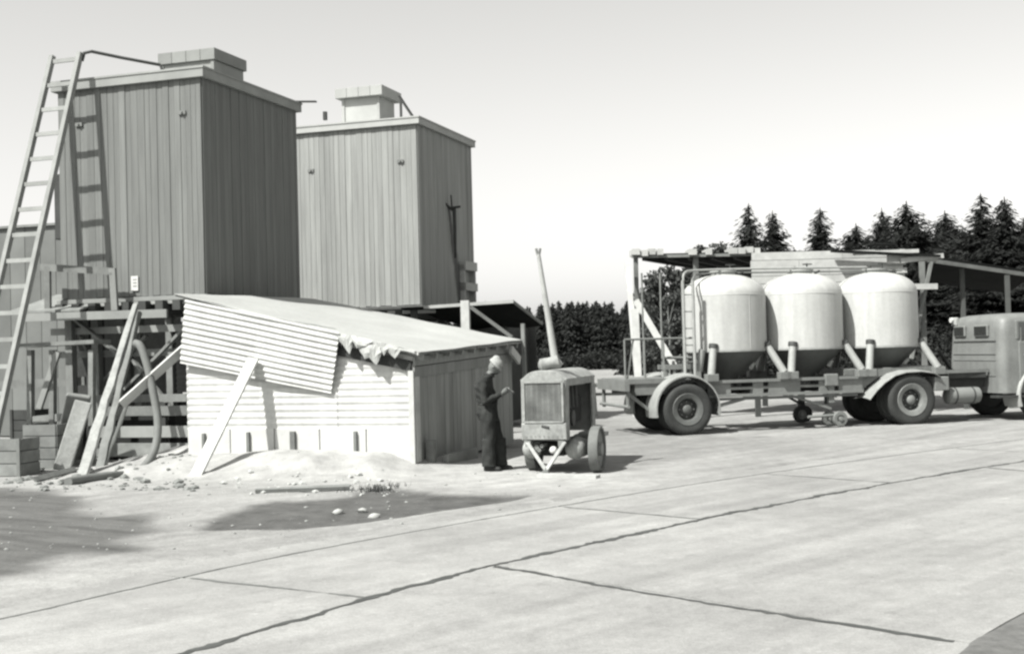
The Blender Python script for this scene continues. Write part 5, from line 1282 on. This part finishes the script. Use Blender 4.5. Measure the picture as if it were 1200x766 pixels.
BRD = []
for s in range(3):
    A, cl = broad_arrays(6.0, (0.20,0.26,0.17)[s], 80+s, 150); BRD.append((quads_mesh('crown', *A, leafm), limbs_mesh(6.0, cl, birchbark, s)))
for i, (px, py, Y, k, lab) in enumerate(((764,326,50,2,'thin birch showing through the open end of the shelter'), (797,309,52,0,'birch beside the leftmost tank of the trailer'), (833,284,56,0,'birch tip rising above the shelter roof edge'), (783,345,47,1,'low bushy birch behind the slanting plank'), (815,318,50,1,'leafy birch behind the trailer ladder'))):
    tree('birch_tree', lab, px, py, Y, BRD[k], 'birches at the wood edge', 1.0, i*2.1, 6.0)
# far forest and the wood's dark interior, each reading as one mass
def merge(name, items, mat, label):
    C, U, V = [np.concatenate([it[k] for it in items]) for k in range(3)]
    o = link(name, quads_mesh(name, C, U, V, mat)); return tag(o, label, 'forest', kind='stuff')
lowp = [spruce_arrays(7.0, w_, 60+i, 0.7, 0.02, 1.5) for i, w_ in enumerate((0.22,0.26,0.30,0.34))]
r = np.random.default_rng(3)
def place(A, x, y, k, kx):
    a = r.random()*6.28; c, s = math.cos(a), math.sin(a); Rm = np.array([[c,-s,0],[s,c,0],[0,0,1]]); Sc = np.array([kx,kx,k])
    return ((A[0]@Rm.T)*Sc + np.array([x,y,0]), (A[1]@Rm.T)*max(k,kx), (A[2]@Rm.T)*max(k,kx)*1.3)
items = []
for i in range(360):
    Y = 104 + 16*r.random(); px = (530 + 260*r.random()) if i < 150 else (-500 + 1040*r.random()); top = D(px, 352 + (600-min(px,600))*.026 + 20*r.random()**1.3, Y); items.append(place(lowp[i % 4], top.x, Y, top.z/7.0, top.z/7.0*1.1))
merge('far_forest', items, needle, 'distant dark spruce forest along the horizon beyond the yard')
items = []
for i in range(64):
    Y = 72 + 12*r.random(); px = 740 + 520*r.random(); yy = (272+26*r.random()) if px > 990 else (300 + 30*r.random() if px > 860 else 352+20*r.random())
    top = D(px, yy, Y); items.append(place(lowp[i % 4], top.x, Y, top.z/7.0, top.z/7.0*1.25))
merge('wood_interior', items, needle, 'dark mass of spruces deep in the wood behind the shelter')
# undergrowth along the wood edge
n = 45000; px = r.uniform(742, 1290, n); Y = r.uniform(54, 70, n)
X = (px-600)/F_PX*Y; hgt = (1.6 + 1.7*vnoise(X, Y, 1.3, 9) + 1.2*vnoise(X, Y, 3.1, 10)).clip(0.4, 4); Z = hgt*np.sqrt(r.random(n))
u = r.normal(0,1,(n,3)); u /= np.linalg.norm(u, axis=1)[:,None]; v = np.cross(u, r.normal(0,1,(n,3))); v /= np.linalg.norm(v, axis=1)[:,None]
sz = r.uniform(.05,.13,n)[:,None]
tag(link('undergrowth', quads_mesh('undergrowth', np.stack([X,Y,Z],1), u*sz, v*sz*.7, bushm)), 'tangled undergrowth along the edge of the wood', 'undergrowth', kind='stuff')
n = 60000; px = r.uniform(-450, 800, n); Y = r.uniform(97, 104, n); X = (px-600)/F_PX*Y; hgt = (1.2 + 1.4*vnoise(X, Y, 2.3, 11)).clip(0.3, 3); Z = hgt*np.sqrt(r.random(n))
u = r.normal(0,1,(n,3)); u /= np.linalg.norm(u, axis=1)[:,None]; v = np.cross(u, r.normal(0,1,(n,3))); v /= np.linalg.norm(v, axis=1)[:,None]; sz = r.uniform(.08,.18,n)[:,None]
tag(link('undergrowth', quads_mesh('undergrowth', np.stack([X,Y,Z],1), u*sz, v*sz*.7, bushm)), 'low bushes at the foot of the distant forest', 'undergrowth', kind='stuff')

# ------------------------------------------------------------------ small things on the ground
def pebble(rr, s):
    bm = bmesh.new(); bmesh.ops.create_icosphere(bm, subdivisions=1, radius=1)
    vs = [Vector((v.co.x*s*rr.uniform(.7,1.2), v.co.y*s*rr.uniform(.6,1.1), v.co.z*s*rr.uniform(.35,.7))) for v in bm.verts]; fs = [[v.index for v in f.verts] for f in bm.faces]; bm.free(); return vs, fs
def gz(x, y): return float(ground_z(np.array([x]), np.array([y]))[0][0])
rr = random.Random(11)
for (px, py, s, lab) in ((396,600,.085,'leftmost of three white stones lying in the dark mud'), (425,599,.075,'middle of three white stones lying in the dark mud'), (438,603,.075,'rightmost of three white stones lying in the dark mud')):
    g = G(px, py); v, f = pebble(rr, s); o = MB().add(v, f).build('stone', M('white_stone', 0.5, 0.9, 0.15, 9.0), smooth=60, loc=(g.x, g.y, gz(g.x, g.y)+s*.3)); tag(o, lab, 'stone', 'white stones in the mud')
def scatter(name, label, spots, n, smin, smax, mt, dens=1.0):
    m = MB()
    P = []
    for i in range(n):
        px, py = spots(); g = G(px, py); P.append((g.x, g.y))
    P = np.array(P); Z = ground_z(P[:,0], P[:,1])[0]
    for (x, y), z in zip(P, Z):
        s = smin + (smax-smin)*rr.random()**3; v, f = pebble(rr, s); m.add([q + Vector((x, y, z+s*.2)) for q in v], f)
    tag(m.build(name, mt), label, 'rubble', kind='stuff')
scatter('rubble', 'broken stones and wood scraps by the leaning logs', lambda: (rr.uniform(5,230), rr.uniform(548,578)), 170, .015, .10, rubble_m)
scatter('gravel', 'loose gravel scattered over the dirt', lambda: (rr.uniform(0,760), rr.uniform(556,650) if rr.random() < .6 else rr.uniform(545,580)), 420, .006, .03, M('gravel_bits', 0.38, 0.9, 0.4, 9.0))
scatter('lumps', 'pale lumps along the lip of the sand heap', lambda: (rr.uniform(260,470), rr.uniform(560,582)), 90, .012, .07, stone_m)
# scraps of board lying among the rubble
for (a, b, w_, lab) in (((8,556),(96,545),0.12,'weathered board lying among the rubble before the low slatted box'), ((40,566),(88,556),0.09,'short scrap board lying in the rubble near the hose end'), ((300,579),(410,575),0.10,'weathered board half buried along the lip of the sand heap'), ((70,570),(118,560),0.06,'thin stick lying beside the hose end')):
    p, q = G(*a), G(*b); p.z = gz(p.x, p.y)+.04; q.z = gz(q.x, q.y)+.05
    m = MB(); m.beam(p, q, w_, 0.04, (0,1,0.2), 0.006); tag(m.build('scrap_board', wood_old), lab, 'board')
# dark tuft of weeds at the mouth of the hollow
n = 260; c = G(440, 574); W_ = []
m = MB()
for i in range(n):
    x = c.x + rr.gauss(0, .17) ; y = c.y + rr.gauss(0,.10) + (x-c.x)*.5; h = rr.uniform(.02,.10); a = rr.uniform(0,6.28); z = gz(x, y) if i % 13 == 0 else z
    m.add([(x-.008*math.cos(a), y-.008*math.sin(a), z-.02), (x+.008*math.cos(a), y+.008*math.sin(a), z-.02), (x+rr.uniform(-.06,.06), y+rr.uniform(-.06,.06), z+h)], [(0,1,2)])
tag(m.build('weeds', M('dry_weeds', 0.05, 0.9, 0.3)), 'dark tuft of weeds at the edge of the muddy hollow', 'weeds', kind='stuff')
